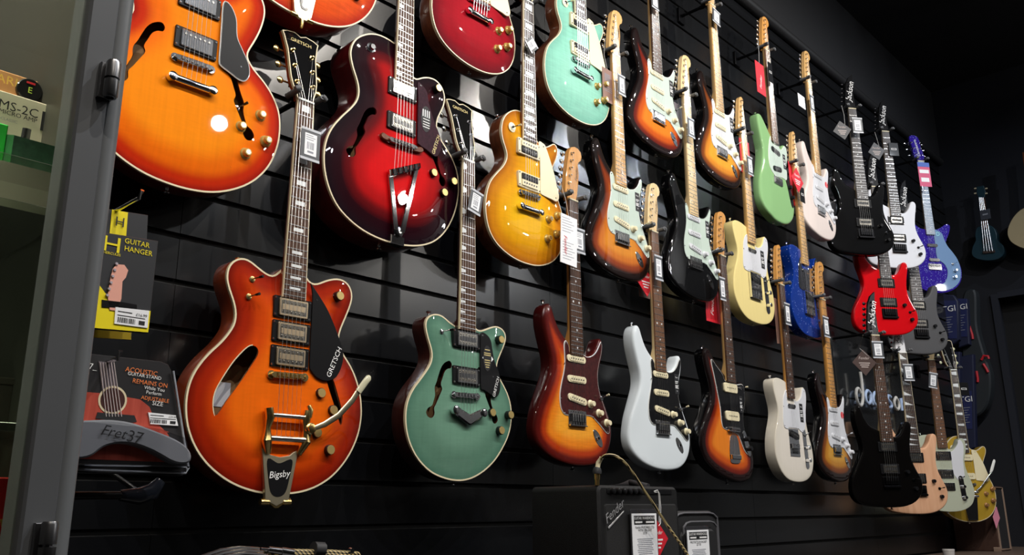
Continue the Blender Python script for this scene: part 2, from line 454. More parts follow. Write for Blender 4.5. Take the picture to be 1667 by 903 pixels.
# ------------------------------------------------------------------ guitar parts
def w_at(y, w0=42, w1=56.5, y1=460): return w0 + (w1 - w0) * max(0, y) / y1
def fret_y(s, n): return s * (1 - 2 ** (-n / 12))
def neck(parent, scale=648, nfrets=22, end=None, board=None, back=None, inlay='dot', inlay_mat=None, heel_y=400, bind=None, w0=42, w1=56.5, heel_depth=-34, joint=None):
    end = end or fret_y(scale, nfrets) + 6
    W_ = lambda y: w_at(y, w0, w1)
    b = MB()
    rings = []
    ys = [0, 30, 120, 220, 320, heel_y - 30, heel_y, end - 4]
    for y in ys:
        w = W_(y) / 2; dpt = -9 - (15 + 5 * min(1, y / 400)); 
        if y >= heel_y: dpt = heel_depth; 
        ring = []
        for k in range(9):
            a = math.pi * k / 8; x = -w * math.cos(a); s = math.sin(a) ** (.75 if y < heel_y else .3)
            ring.append(b.P(x, y, -9 + (dpt + 9) * s))
        rings.append(ring)
    b.loops(rings); b.build('neck', back, parent)
    b = MB(); A = []
    for y in (0, end):
        w = W_(y) / 2; A.append([b.P(-w, y, -9), b.P(-w, y, -4), b.P(-w + 1.5, y, -3.2), b.P(w - 1.5, y, -3.2), b.P(w, y, -4), b.P(w, y, -9)])
    b.loops(A)
    for n in range(1, nfrets + 1):
        y = fret_y(scale, n); w = W_(y) / 2 - .5
        b.box(-w, w, y - 1.1, y + 1.1, -4, -2.3, .4, 1)
    for n in ([3, 5, 7, 9, 12, 15, 17, 19, 21, 24] if inlay in ('dot',) else ([1, 3, 5, 7, 9, 12, 15, 17, 19, 21] if inlay not in ('none',) else [])):
        if n > nfrets: continue
        y = (fret_y(scale, n) + fret_y(scale, n - 1)) / 2; fw = fret_y(scale, n) - fret_y(scale, n - 1); w = W_(y)
        if inlay == 'dot':
            for dx in ((0,) if n not in (12, 24) else (-w * .25, w * .25)): b.cyl(dx, y, [(-3.6, 3.2), (-3.0, 3.2)], 12, 2)
        elif inlay == 'block': b.box(-w * .24, w * .24, y - fw * .22, y + fw * .22, -3.6, -3.0, .1, 2)
        elif inlay == 'trap': b.plate([(-w * .36, y - fw * .22), (w * .36, y - fw * .32), (w * .36, y + fw * .32), (-w * .36, y + fw * .22)], -3.6, -3.0, .1, 2)
        elif inlay == 'thumb': b.plate([(-w * .46, y - fw * .3), (-w * .46, y + fw * .3), (-w * .2, y + fw * .18), (-w * .14, y), (-w * .2, y - fw * .18)], -3.6, -3.0, .1, 2)
        elif inlay == 'fin': b.plate([(-w * .44, y - fw * .36), (-w * .44, y + fw * .36), (w * .42, y + fw * .36), (0, y + fw * .05)], -3.6, -3.0, .1, 2)
    b.build('fretboard', [board, fretm, inlay_mat or pearl], parent)
    if bind:
        b = MB()
        for s in (-1, 1):
            r = []
            for y in (0, end):
                w = W_(y) / 2; r.append([b.P(s * (w - .9), y, -9.1), b.P(s * (w + .7), y, -9.1), b.P(s * (w + .7), y, -3.4), b.P(s * (w - .9), y, -2.9)])
            b.loops(r)
        b.build('neck_binding', bind, parent)
    b = MB(); b.box(-w0 / 2, w0 / 2, -5, 0, -9, -1.2, .5); b.build('nut', ivory if bind or inlay != 'dot' else cream, parent)
    return end

def strings(parent, yb, pegs=None, w_b=52, n=6, h_b=0, yt=None, w0=35, ht=None):
    for i in range(n):
        t = i / (n - 1) - .5; b = MB(); r = .5 - .25 * (i / (n - 1))
        pts = [(t * w0, -2, -.6), (t * w_b, yb, h_b)]
        if pegs: pts = [(pegs[i][0], pegs[i][1], pegs[i][2])] + pts
        if yt: pts.append((t * w_b, yt, ht))
        b.tube(pts, r, 5); b.build('string', steel, parent)

def tuner(parent, x, y, h, dx, dy, mat, button=None, post=10, blen=12):
    """post on the face at x,y and button out to the side along dx,dy"""
    b = MB(); b.cyl(x, y, [(h, 5), (h + 1.5, 5), (h + 1.6, 3), (h + post, 2.8), (h + post + .5, 2)], 12)
    hb = h - 19; b.rod((x, y, hb), (x + dx * .8, y + dy * .8, hb), 2.2)
    b.box(x - 6, x + 6, y - 8, y + 8, hb - 4, hb + 3, 1)
    o = b.build('tuning_peg', mat, parent)
    c = MB(); ux = Vector((dx, dy, 0)).normalized(); 
    p = Vector((x + dx, y + dy, hb))
    c.tube([p - ux * blen * .6, p - ux * blen * .3, p + ux * blen * .3, p + ux * blen * .7], [2.5, 7.5, 8.5, 4], 10, flat=.45)
    c.build('button', button or mat, o)

HS = {
 'strat': [(-21, 0), (-22, -8), (-29, -20), (-31, -28), (-24, -80), (-14, -135), (-6, -165), (4, -178), (20, -184), (36, -183), (49, -174), (53, -160), (49, -146), (38, -138), (33, -128), (35, -112), (36, -90), (31, -55), (25, -25), (21, -10), (21, 0)],
 'tele': [(-21, 0), (-22, -8), (-28, -20), (-29, -28), (-22, -80), (-12, -135), (-4, -165), (5, -176), (18, -180), (28, -172), (30, -158), (24, -146), (25, -130), (28, -105), (26, -60), (23, -20), (21, 0)],
 'gretsch': [(-21, 0), (-22, -14), (-31, -38), (-35, -60), (-38, -130), (-45, -165), (-49, -178), (-35, -184), (-15, -187), (0, -180), (15, -187), (35, -184), (49, -178), (45, -165), (38, -130), (35, -60), (31, -38), (22, -14), (21, 0)],
 'lp': [(-21, 0), (-22, -14), (-32, -36), (-36, -60), (-38, -120), (-41, -165), (-39, -176), (-25, -181), (-10, -176), (0, -170), (10, -176), (25, -181), (39, -176), (41, -165), (38, -120), (36, -60), (32, -36), (22, -14), (21, 0)],
 'jackson': [(-21, 0), (-24, -12), (-31, -24), (-24, -60), (-10, -110), (4, -160), (28, -205), (56, -228), (47, -190), (37, -150), (34, -115), (27, -60), (22, -15), (21, 0)],
 'dane': [(-21, 0), (-22, -12), (-32, -30), (-33, -60), (-29, -90), (-30, -120), (-33, -150), (-28, -175), (-12, -186), (12, -186), (28, -175), (33, -150), (30, -120), (29, -90), (33, -60), (32, -30), (22, -12), (21, 0)],
}
def headstock(parent, kind, mat, peg_mat, logo=None, logo_mat=None, bind=None, button=None, face_mat=None):
    tilt = {'strat': 0, 'tele': 0}.get(kind, .21)
    face = -6 if tilt else -9; th = 15
    pts = HS[kind]; b = MB(tilt)
    b.plate(pts, face - th, face, .8, 0)
    hs = b.build('headstock', mat, parent)
    if face_mat:
        b = MB(tilt); b.plate(offset_in(pts, .5), face - .2, face + .6, .2); b.build('headstock_veneer', face_mat, hs)
    if bind:
        b = MB(tilt); ins = offset_in(pts, 2.2); out = offset_in(pts, -.4)
        r = [[b.P(x, y, face - 6) for x, y in out], [b.P(x, y, face + .9) for x, y in out], [b.P(x, y, face + .9) for x, y in ins], [b.P(x, y, face - 1) for x, y in ins]]
        b.loops(r + [r[0]], 0, False, False); b.build('headstock_binding', bind, hs)
    fy = lambda y: face + y * tilt
    pegs = []
    if kind in ('strat', 'tele', 'jackson'):
        for i in range(6):
            t = i / 5
            if kind == 'jackson': x, y = -13 + 34 * t, -32 - 140 * t; dx, dy = -24, 4
            else: x, y = -19 + 22 * t + (2 if kind == 'tele' else 0), -30 - 126 * t; dx, dy = -22, 2
            pegs.append((x, y, fy(y) + 7)); tuner(parent, x, y, fy(y), dx, dy, peg_mat, button)
    else:
        for s in (-1, 1):
            for i in range(3):
                y = -48 - 42 * i; x = s * (21 + i * 2.5)
                tuner(parent, x, y, fy(y), s * 29, 0, peg_mat, button)
        pegs = [(-21, -48, fy(-48) + 7), (-23.5, -90, fy(-90) + 7), (-26, -132, fy(-132) + 7), (26, -132, fy(-132) + 7), (23.5, -90, fy(-90) + 7), (21, -48, fy(-48) + 7)]
    if logo:
        b = MB(tilt)
        s, size, x, y, rot, shear = logo
        b.text(s, size, x, y, face + 1.3, rot, 0, shear)
        b.build('logo', logo_mat or ink, hs)
    return pegs

def pickup(parent, kind, y, x=0, face=-12, rot=0, ring=None, cover=None):
    c, s = math.cos(rot), math.sin(rot)
    if kind == 'sc':
        b = MB(); top = -5; b.rbox(x, y, 84, 20, face, face + 3.4, 9, rot)
        b.rbox(x, y, 70, 16, face, top, 7.9, rot, 1.2)
        for i in range(6):
            t = (i - 2.5) * 10.4; b.cyl(x + t * c, y + t * s, [(top, 2.4), (top + .6, 2.4)], 10, 1)
        b.build('pickup', [cover or cream, nickel], parent)
    elif kind in ('hum', 'open', 'zebra', 'filter'):
        o = MB(); o.rbox(x, y, 92, 48 if kind != 'filter' else 46, face - 4, face + 6, 3, 0, 1)
        for sx, sy in ((-1, -1), (1, -1), (-1, 1), (1, 1)): o.cyl(x + sx * 42, y + sy * 18, [(face + 6, 2.6), (face + 7.4, 2)], 8, 1)
        ro = o.build('pickup_ring', [ring or blackp, chrome], parent)
        b = MB(); top = -4.5
        if kind in ('hum', 'filter'):
            b.rbox(x, y, 70, 38, face + 2, top, 3, 0, 1.2)
            rows = (-9, 9) if kind == 'filter' else (-9,)
            if kind == 'filter':
                b.rbox(x, y, 62, 29, top - .1, top + .2, 1.5, 0, .1, 1)
                b.rbox(x, y, 56, 12, top, top + .9, 1.5, 0, .3, 0)
                rows = (-10, 10)
            for r_ in rows:
                for i in range(6): b.cyl(x + (i - 2.5) * 10.2, y + r_, [(top, 2.7), (top + 1.3, 2.3)], 10, 1)
            b.build('pickup', [cover or chrome, nickel, blackp], parent)
        else:
            up, lo = (cover or (blackp, blackp))
            b.rbox(x, y - 9.5, 68, 18, face + 2, top, 2, 0, .6, 0); b.rbox(x, y + 9.5, 68, 18, face + 2, top, 2, 0, .6, 1)
            for q in (-9.5, 9.5):
                for i in range(6): b.cyl(x + (i - 2.5) * 10.2, y + q, [(top, 2.9), (top + .9, 2.5)], 10, 2 if q < 0 or kind == 'open' else 2)
            b.build('pickup', [up, lo, chrome], parent)
    elif kind == 'soap':
        b = MB(); b.rbox(x, y, 92, 34, face, -6, 9, rot, 1.5)
        for i in range(6): b.cyl(x + (i - 2.5) * 10.4, y, [(-6, 2.6), (-5.2, 2.4)], 10, 1)
        b.build('pickup', [cover or cream, nickel], parent)
    elif kind == 'must':
        b = MB(); b.rbox(x, y, 80, 24, face, -7, 11.9, rot, 1); 
        for i in range(6): b.cyl(x + (i - 2.5) * 9.5 * c, y + (i - 2.5) * 9.5 * s, [(-7, 2.2), (-6.4, 2.2)], 8, 1)
        b.build('pickup', [cover or blackp, nickel], parent)
    elif kind == 'lip':
        b = MB(); b.rbox(x, y, 70, 20, face, -6, 9.9, rot, 2); b.build('pickup', chrome, parent)
    elif kind == 'telen':
        b = MB(); b.rbox(x, y, 66, 17, face, -6, 8.4, rot, 2); b.build('pickup', chrome, parent)

def knob(parent, kind, x, y, face=-12):
    b = MB()
    if kind == 'strat':
        b.cyl(x, y, [(face, 12.5), (face + 3, 12), (face + 5, 9), (face + 14, 8), (face + 15.5, 7)], 22); m = [cream]
    elif kind == 'stratw':
        b.cyl(x, y, [(face, 12.5), (face + 3, 12), (face + 5, 9), (face + 14, 8), (face + 15.5, 7)], 22); m = [wht]
    elif kind == 'tophat':
        b.cyl(x, y, [(face + 1, 13), (face + 2, 13.5), (face + 6, 12), (face + 8, 9.2), (face + 16, 8.5), (face + 17.5, 7.4)], 22)
        b.cyl(x, y, [(face + 17.5, 5.6), (face + 18, 5.4)], 16, 1); m = [pmat('gold_knob', (.62, .42, .12), .25, .3, 1), nickel]
    elif kind == 'bell_dark':
        b.cyl(x, y, [(face + 1, 13), (face + 2, 13.5), (face + 6, 12), (face + 8, 9.2), (face + 16, 8.5), (face + 17.5, 7.4)], 22); m = [pmat('copper_knob', (.5, .27, .12), .25, .5, 1)]
    elif kind == 'gretsch':
        b.cyl(x, y, [(face + 1, 11.5), (face + 13, 11), (face + 14, 10)], 22)
        b.cyl(x, y, [(face + 14, 10), (face + 15.4, 9.2)], 22, 1); m = [blackp, pmat('gold_knob_cap', (.75, .56, .22), .3, .7)]
    elif kind == 'cream_disc':
        b.cyl(x, y, [(face + 1, 11.5), (face + 13, 11), (face + 14.5, 10)], 22); m = [pmat('pale_gold_cap', (.8, .66, .3), .35, .5)]
    elif kind == 'chrome':
        b.cyl(x, y, [(face, 9.5), (face + 1.5, 9.5), (face + 2, 8.6), (face + 17, 8.6), (face + 18.5, 7.4)], 22); m = [chrome]
    else:
        b.cyl(x, y, [(face, 9), (face + 13, 8.4), (face + 14, 7.6)], 18); m = [blackp]
    return b.build('knob', m, parent)
def switch(parent, x, y, face, mat, tip=None, washer=None, ang=(8, -3)):
    b = MB()
    if washer: b.cyl(x, y, [(face, 15), (face + 1.2, 15), (face + 1.4, 14)], 22, 2)
    b.cyl(x, y, [(face, 7), (face + 3.5, 6.5), (face + 4, 4)], 16); b.rod((x, y, face + 3), (x + ang[0], y + ang[1], face + 18), 1.6, 1.9, 8)
    b.rod((x + ang[0], y + ang[1], face + 17), (x + ang[0] * 1.4, y + ang[1] * 1.4, face + 26), 2.6, 3.2, 8, 1)
    b.build('switch', [mat, tip or mat, washer or mat], parent)
def strap_button(parent, x, y, h, dx, dy, mat=None):
    b = MB(); b.tube([(x, y, h), (x + dx * 5, y + dy * 5, h), (x + dx * 9, y + dy * 9, h), (x + dx * 11, y + dy * 11, h)], [4, 3, 6.5, 5.5], 12)
    b.build('strap_button', mat or chrome, parent)
def guard(parent, pts, face, mats, th=2.2, edge=None, step=6, screws=()):
    lp = smooth_loop(pts, step) if step else pts
    if area2(lp) < 0: lp = lp[::-1]
    b = MB(); b.plate(lp, face - 1, face + th, .7, 0)
    if edge:
        ins = offset_in(lp, 1.6); r = [[b.P(x, y, face) for x, y in offset_in(lp, -.5)], [b.P(x, y, face + th - .6) for x, y in offset_in(lp, -.5)], [b.P(x, y, face + th + .15) for x, y in ins]]
        b.loops(r, 1, False, False)
    for x, y in screws: b.cyl(x, y, [(face + th, 2.4), (face + th + .8, 1.8)], 8, 2)
    b.build('pickguard', [mats, edge or mats, chrome], parent)

def bridge_strat(parent, y=648, face=-12, mat=None, arm=False):
    m = mat or chrome; b = MB(); b.rbox(0, y + 3, 80, 44, face, face + 3, 3); b.build('bridge', m, parent)
    for i in range(6):
        s = MB(); x = (i - 2.5) * 10.6; s.box(x - 4.7, x + 4.7, y - 8, y + 14, face + 3, -2, 1.5); s.rod((x, y + 14, face + 6), (x, y + 24, face + 6), 1.6); s.build('saddle', m, parent)
    b = MB(); 
    b.box(-38, 38, y + 22, y + 25.5, face, face + 9, .8)
    for i in range(6): b.cyl((i - 2.5) * 10.6, y - 15, [(face + 3, 3), (face + 4.6, 2.4)], 10)
    b.build('bridge_plate_lip', m, parent)
def tom(parent, y=628, face=-14, mat=None, w=76):
    m = mat or chrome; b = MB(); b.rbox(0, y, w, 13, face + 4, face + 11, 6, R(-2), 1)
    for s in (-1, 1): b.cyl(s * (w / 2 - 1), y + s * -1.2, [(face - 2, 4.5), (face + 3, 4.5), (face + 3, 9), (face + 5.5, 9), (face + 5.6, 4), (face + 12.5, 3.8)], 16)
    for i in range(6): b.box((i - 2.5) * 10.3 - 3.8, (i - 2.5) * 10.3 + 3.8, y - 4, y + 4, face + 11, face + 13.5, 1)
    b.build('bridge', m, parent)
def stopbar(parent, y=670, face=-14, mat=None, w=82):
    m = mat or chrome; b = MB()
    b.tube([(-w / 2, y, face + 9), (-w / 2 + 8, y, face + 10), (w / 2 - 8, y, face + 10), (w / 2, y, face + 9)], [7, 8, 8, 7], 14, flat=.8)
    for s in (-1, 1): b.cyl(s * w / 2, y, [(face - 2, 6), (face + 4, 6), (face + 4.2, 9.5), (face + 16, 9.5), (face + 17.5, 7)], 18)
    b.build('tailpiece', m, parent)

def seg(p, q, n=2): return [tuple(Vector(p).lerp(Vector(q), k / n)) for k in range(n)]

def hanger(loc, rz=0, cap=greyr, label='black metal wall hanger holding the neck above', group='guitar wall hangers', prong=60):
    """the yoke sits behind and beside the nut, its arm runs back to the slatwall"""
    t = empty('guitar_hanger', loc, rz, label, 'guitar hanger', group)
    b = MB(); b.tube([(0, -14, -34), (0, -14, -50)], 7, 10); b.rod((0, -14, -46), (0, -14, -60), 9, 9, 12)
    y0 = loc[1]; reach = (-y0 - .006) * 1000
    # arm: runs straight back (world +y) to the wall from the swivel
    c, s = math.cos(-rz), math.sin(-rz)
    def back(d): # local x,h of a point d mm behind along world y
        v = Vector((0, d, 0)); return (v.x * c - v.y * s, -(v.x * s + v.y * c))
    bx, bh = back(reach - 0); sx, sh = back(50)
    b.tube([(sx * .9, -14, sh * .9), (bx, -14, bh)], 6.5, 10)
    b.build('arm', blackm, t)
    p = MB(); e1 = back(reach - 6); 
    M = Matrix.Rotation(-rz, 4, 'Z'); p.M = M
    p.M = Matrix.Rotation(-rz, 4, 'Z')
    p.rbox(0, -14, 44, 72, -reach - 3, -reach + 5, 6); p.build('wall_plate', blackm, t)
    y = MB(); y.tube([(-30, -14, -30), (-26, -14, -36), (26, -14, -36), (30, -14, -30)], 6, 10); y.build('yoke', blackm, t)
    for sgn in (-1, 1):
        q = MB(); q.tube([(sgn * 31, -14, -34), (sgn * 31, -14, -10), (sgn * 30, -14, 12), (sgn * 29, -15, 18)], [6.5, 7, 7, 6], 12)
        q.tube([(sgn * 29, -18, 15), (sgn * 34, -15, 15), (sgn * 41, -12, 14)], [6.5, 7.5, 6], 12)
        q.build('prong', cap, t)
    return t

# ------------------------------------------------------------------ the wall of slats and the room
YW = 0.0
wall_m = pmat('black_slat_laminate', (.0038, .0042, .0052), .235, spec=1.0, noise=.12, nscale=8)
groove_m = pmat('groove_black', (.003, .003, .003), .7)
def wbox(name, x0, x1, y0, y1, z0, z1, mat, parent=None, bev=0.0, label=None):
    b = MB(); c = bev * 1000
    b.box(x0 * 1000, x1 * 1000, -z1 * 1000, -z0 * 1000, -y1 * 1000, -y0 * 1000, c, 0)
    return b.build(name, mat, parent, label=label)
X0, X1 = -1.6, 6.25
GR = [.331 * 1.71 + .1 * k for k in range(-18, 19)]      # groove heights above the eye
top_z = 2.33
b = MB()
zs = [-1.4] + [g for g in GR if -1.38 < g < top_z] + [top_z]
XS = [X0, -.4, .80, 2.0, 3.2, 4.4, 5.6, X1]
prof = []                                              # (y, z) profile with slots
prof.append((0, zs[0]))
for g in zs[1:-1]:
    prof += [(0, g - .006), (.009, g - .006), (.009, g + .009), (.002, g + .0092), (0, g + .0075)]
prof.append((0, top_z))
lip = 0
for xa, xb in zip(XS[:-1], XS[1:]):
    A = [b.P(xa * 1000 + .7, -(z + ZO) * 1000, -y * 1000) for y, z in prof]
    B = [b.P(xb * 1000 - .7, -(z + ZO) * 1000, -y * 1000) for y, z in prof]
    for i in range(len(A) - 1):
        b.face((A[i], B[i], B[i + 1], A[i + 1]), 1 if abs(prof[i][0] - .009) < 1e-6 and abs(prof[i + 1][0] - .009) < 1e-6 else 0)
b.build('wall_slat', [wall_m, groove_m], smooth=False)['kind'] = 'structure'
wbox('wall_back', X0, X1 + .2, .012, .12, 0, 4.32, groove_m)['kind'] = 'structure'
plain = pmat('dark_wall_paint', (.004, .0042, .006), .7)
plain_b = pmat('navy_wall_paint', (.0035, .0045, .009), .7)
wbox('wall_upper', X0, X1, -.02, .012, ZO + top_z + .055, 4.3, plain)['kind'] = 'structure'
tr = MB(); tr.M = None
tr.tube([(X0 * 1000, -(ZO + top_z + .03) * 1000, 14), (X1 * 1000, -(ZO + top_z + .03) * 1000, 14)], 26, 12)
tr.build('trim_1', pmat('black_rail', (.012, .012, .013), .45))['kind'] = 'structure'
# end wall with a dark doorway
DY0, DY1, DZ = -1.02, -.235, ZO + 1.33
wbox('wall_end_door_side', X1, X1 + .12, DY1, .12, 0, 4.32, plain_b)['kind'] = 'structure'
wbox('wall_end_lintel', X1, X1 + .12, DY0, DY1, DZ, 4.32, plain_b)['kind'] = 'structure'
wbox('doorway_dark_panel', X1 + .10, X1 + .14, DY0, DY1, 0, DZ, pmat('doorway_dark', (.003, .003, .004), .6))['kind'] = 'structure'  # black panel, the open doorway's darkness put into its colour
wbox('trim_2', X1 - .015, X1 + .01, DY1 - .012, DY1 + .03, 0, DZ + .03, pmat('door_casing', (.012, .014, .022), .5))['kind'] = 'structure'
wbox('trim_3', X1 - .015, X1 + .01, DY0, DY1 - .012, DZ, DZ + .04, MATS['door_casing'])['kind'] = 'structure'
ceil_m = pmat('dark_ceiling_paint', (.007, .007, .0085), .8)
wbox('ceiling', X0, X1 + .1, -6.0, .12, 4.3, 4.36, ceil_m)['kind'] = 'structure'
wbox('floor', X0, X1 + .1, -6.0, .12, -.05, 0, pmat('dark_floor', (.02, .018, .016), .5))['kind'] = 'structure'
rw = bpy.data.materials.new('end_wall_reflector'); rw.use_nodes = True; nt = rw.node_tree; bs = nt.nodes['Principled BSDF']; bs.inputs['Roughness'].default_value = .7  # unseen bright and dark panels, added for the chrome to reflect
tc = nt.nodes.new('ShaderNodeTexCoord'); mp = nt.nodes.new('ShaderNodeMapping'); mp.inputs['Rotation'].default_value = (R(90), 0, R(90))
br = nt.nodes.new('ShaderNodeTexBrick'); br.inputs['Scale'].default_value = 1; br.inputs['Brick Width'].default_value = .62; br.inputs['Row Height'].default_value = .42
br.inputs['Mortar Size'].default_value = .05; br.inputs['Color1'].default_value = (.75, .75, .74, 1); br.inputs['Color2'].default_value = (.03, .03, .035, 1); br.inputs['Mortar'].default_value = (.01, .01, .01, 1)
nt.links.new(tc.outputs['Object'], mp.inputs[0]); nt.links.new(mp.outputs[0], br.inputs[0]); nt.links.new(br.outputs[0], bs.inputs[0])
wbox('wall_rear', X0, X1 + .1, -6.1, -6.0, 0, 4.32, pmat('rear_wall_paint', (.025, .025, .028), .7))['kind'] = 'structure'
wbox('wall_end', X1, X1 + .12, -6.0, -1.02, 0, 4.32, rw)['kind'] = 'structure'
wbox('wall_left', X0 - .1, X0, -6.0, .12, 0, 4.32, pmat('left_wall_paint', (.03, .03, .033), .7))['kind'] = 'structure'
# lamp housings for the spots: real lamps on a ceiling track
track = MB(); track.M = None
track.box(-800, 5200, -4300, -4265, 1735, 1770, 1); track.build('ceiling_track', blackm); tag(bpy.data.objects['ceiling_track'], 'black lighting track running along the ceiling above the guitar wall', 'lighting track')
for i, (x, y, tx, tz, p, c) in enumerate(SPOTS):
    s = empty('spotlight', (x, y, SPOT_Z + .06), 0, 'black can spotlight on the ceiling track', 'spotlight', 'track spotlights')
    b = MB(); b.M = None
    d = (Vector((tx, 0, tz)) - Vector((x, y, SPOT_Z))).normalized()
    a = Vector((0, 0, -.06)) - d * .03; e = a - d * .12
    q = lambda v: (v.x * 1000, -v.z * 1000, -v.y * 1000)
    b.tube([q(a), q(e), q(e - d * .01)], [42, 42, 20], 16, 0, False); b.build('lamp_can', blackm, s)
    b = MB(); b.rod(q(e + d * .05), (0, -205, 0), 8); b.build('lamp_stem', blackm, s)

# ------------------------------------------------------------------ guitar families
ST_OUT = [(-110, 333), (-124, 341), (-134, 358), (-137, 378), (-135, 402), (-128, 428), (-118, 458), (-109, 485), (-107, 512), (-113, 536), (-124, 559), (-141, 593), (-157, 627), (-167, 660), (-171, 692), (-161, 724), (-131, 752), (-88, 772), (-29, 783), (32, 784), (87, 776), (125, 757), (151, 727), (163, 690), (161, 654), (147, 622), (130, 590), (114, 559), (109, 526), (116, 494), (128, 464), (135, 435), (133, 412), (124, 402), (112, 410), (106, 425), (94, 444), (78, 457), (58, 463), (38, 461), (10, 450), (-18, 440), (-30, 432), (-44, 422), (-60, 408), (-76, 388), (-89, 362), (-98, 342)]
ST_GUARD = [(-43, 433), (-51, 445), (-50, 473), (-50, 501), (-57, 530), (-67, 559), (-74, 588), (-73, 620), (-63, 638), (-46, 645), (0, 642), (61, 640), (84, 650), (111, 668), (134, 684), (145, 685), (150, 674), (144, 649), (132, 621), (118, 593), (107, 571), (101, 543), (100, 513), (108, 483), (119, 455), (126, 427), (121, 415), (112, 428), (96, 449), (76, 463), (52, 469), (37, 465), (30, 466), (-24, 466), (-30, 448)]
def strat(loc, label, top, side, board, guardm, group=None, neckm=None, gedge=None, psi=0, knobk='strat', pc=None, inlay=None, hs='strat', hsm=None, sticker=True, bridge=True, steel_m=None, plain=False, rf=9, sqr=False, logo='Fender', cat='electric guitar'):
    g = empty('electric_guitar', loc, psi, label, cat, group)
    ob, loop = guitar_body(g, ST_OUT, top, side, -12, 44, rf, 8, contour=(-185, 690, 120, 190, 13))
    neckm = neckm or maple
    neck(g, 648, 22, None, board, neckm, 'dot', inlay or pearl, heel_y=425)
    pegs = headstock(g, hs, hsm or neckm, chrome, (logo, 17, 24, -95, R(-83), .25))
    guard(g, ST_GUARD, -12, guardm, 2.2, gedge, screws=[(-45, 441), (-52, 500), (-70, 600), (-55, 640), (140, 680), (122, 420), (105, 560), (75, 643)])
    for y, r_ in ((482, 0), (541, 0), (598, R(9))):
        pickup(g, 'sc', y, 0, -9.8, r_, cover=pc)
    for x, y in ((60, 606), (98, 630), (134, 656)): knob(g, knobk, x, y, -10)
    switch(g, 112, 585, -10, chrome, pc or cream, ang=(5, -7))
    bridge_strat(g)
    j = MB(); j.M = None
    pts = [(94 + 30 * math.cos(a) * math.cos(R(52)) - 13 * math.sin(a) * math.sin(R(52)), 702 + 30 * math.cos(a) * math.sin(R(52)) + 13 * math.sin(a) * math.cos(R(52))) for a in [2 * math.pi * k / 24 for k in range(24)]]
    j.plate(pts, -13, -10.5, 1.2); j.cyl(94, 702, [(-10.5, 8), (-8, 7.5), (-8, 4), (-12, 4)], 16); j.build('output_jack', chrome, g)
    if sticker:
        if sqr:
            s = MB(); s.cyl(88, 500, [(-10, 15), (-9.2, 15)], 24); s.text('Squier', 11, 88, 500, -9.0, R(-90), 1, .2); s.build('sticker', [redink, whiteink], g)
        else: sticker_on(g, 82, 470, 24, 66)
    strap_button(g, -116, 334, -33, 0, -1); strap_button(g, 0, 783, -33, 0, 1)
    strings(g, 646, pegs, 52, h_b=0, yt=656, ht=-6)
    return g
def sticker_on(g, x, y, w, h, face=-9.8, logo='Fender'):
    s = MB(); s.box(x, x + w, y, y + h, face, face + .4, .05)
    s.text('Player', w * .26, x + w / 2, y + h * .17, face + .7, 0, 1, .2)
    for k, yy in enumerate((.36, .44, .56, .62, .68)): s.box(x + 3, x + w - 3 - (k % 2) * 4, y + h * yy, y + h * (yy + .035), face + .4, face + .7, .02, 1)
    s.text('SE', w * .25, x + w / 2, y + h * .85, face + .7, 0, 1)
    s.build('sticker', [ink, whiteink], g)
TE_OUT = [(-18, 402), (-41, 396), (-72, 391), (-103, 391), (-126, 399), (-136, 416), (-134, 442), (-124, 472), (-114, 501), (-113, 527), (-124, 559), (-142, 592), (-155, 623), (-162, 654), (-162, 689), (-147, 724), (-117, 757), (-74, 779), (-18, 787), (45, 786), (98, 774), (138, 749), (157, 714), (162, 680), (154, 639), (138, 598), (127, 556), (127, 522), (138, 488), (147, 452), (145, 422), (132, 407), (116, 409), (105, 424), (95, 444), (76, 460), (50, 467), (36, 462), (30, 430), (10, 405)]
TE_GUARD = [(-26, 432), (-44, 442), (-62, 470), (-70, 510), (-76, 545), (-77, 572), (-68, 583), (-50, 586), (-38, 586), (-38, 580), (42, 580), (55, 584), (75, 592), (88, 588), (104, 576), (118, 543), (127, 498), (140, 456), (141, 428), (132, 414), (118, 413), (108, 430), (98, 448), (76, 464), (50, 471), (32, 470), (30, 484), (-28, 484), (-28, 450)]
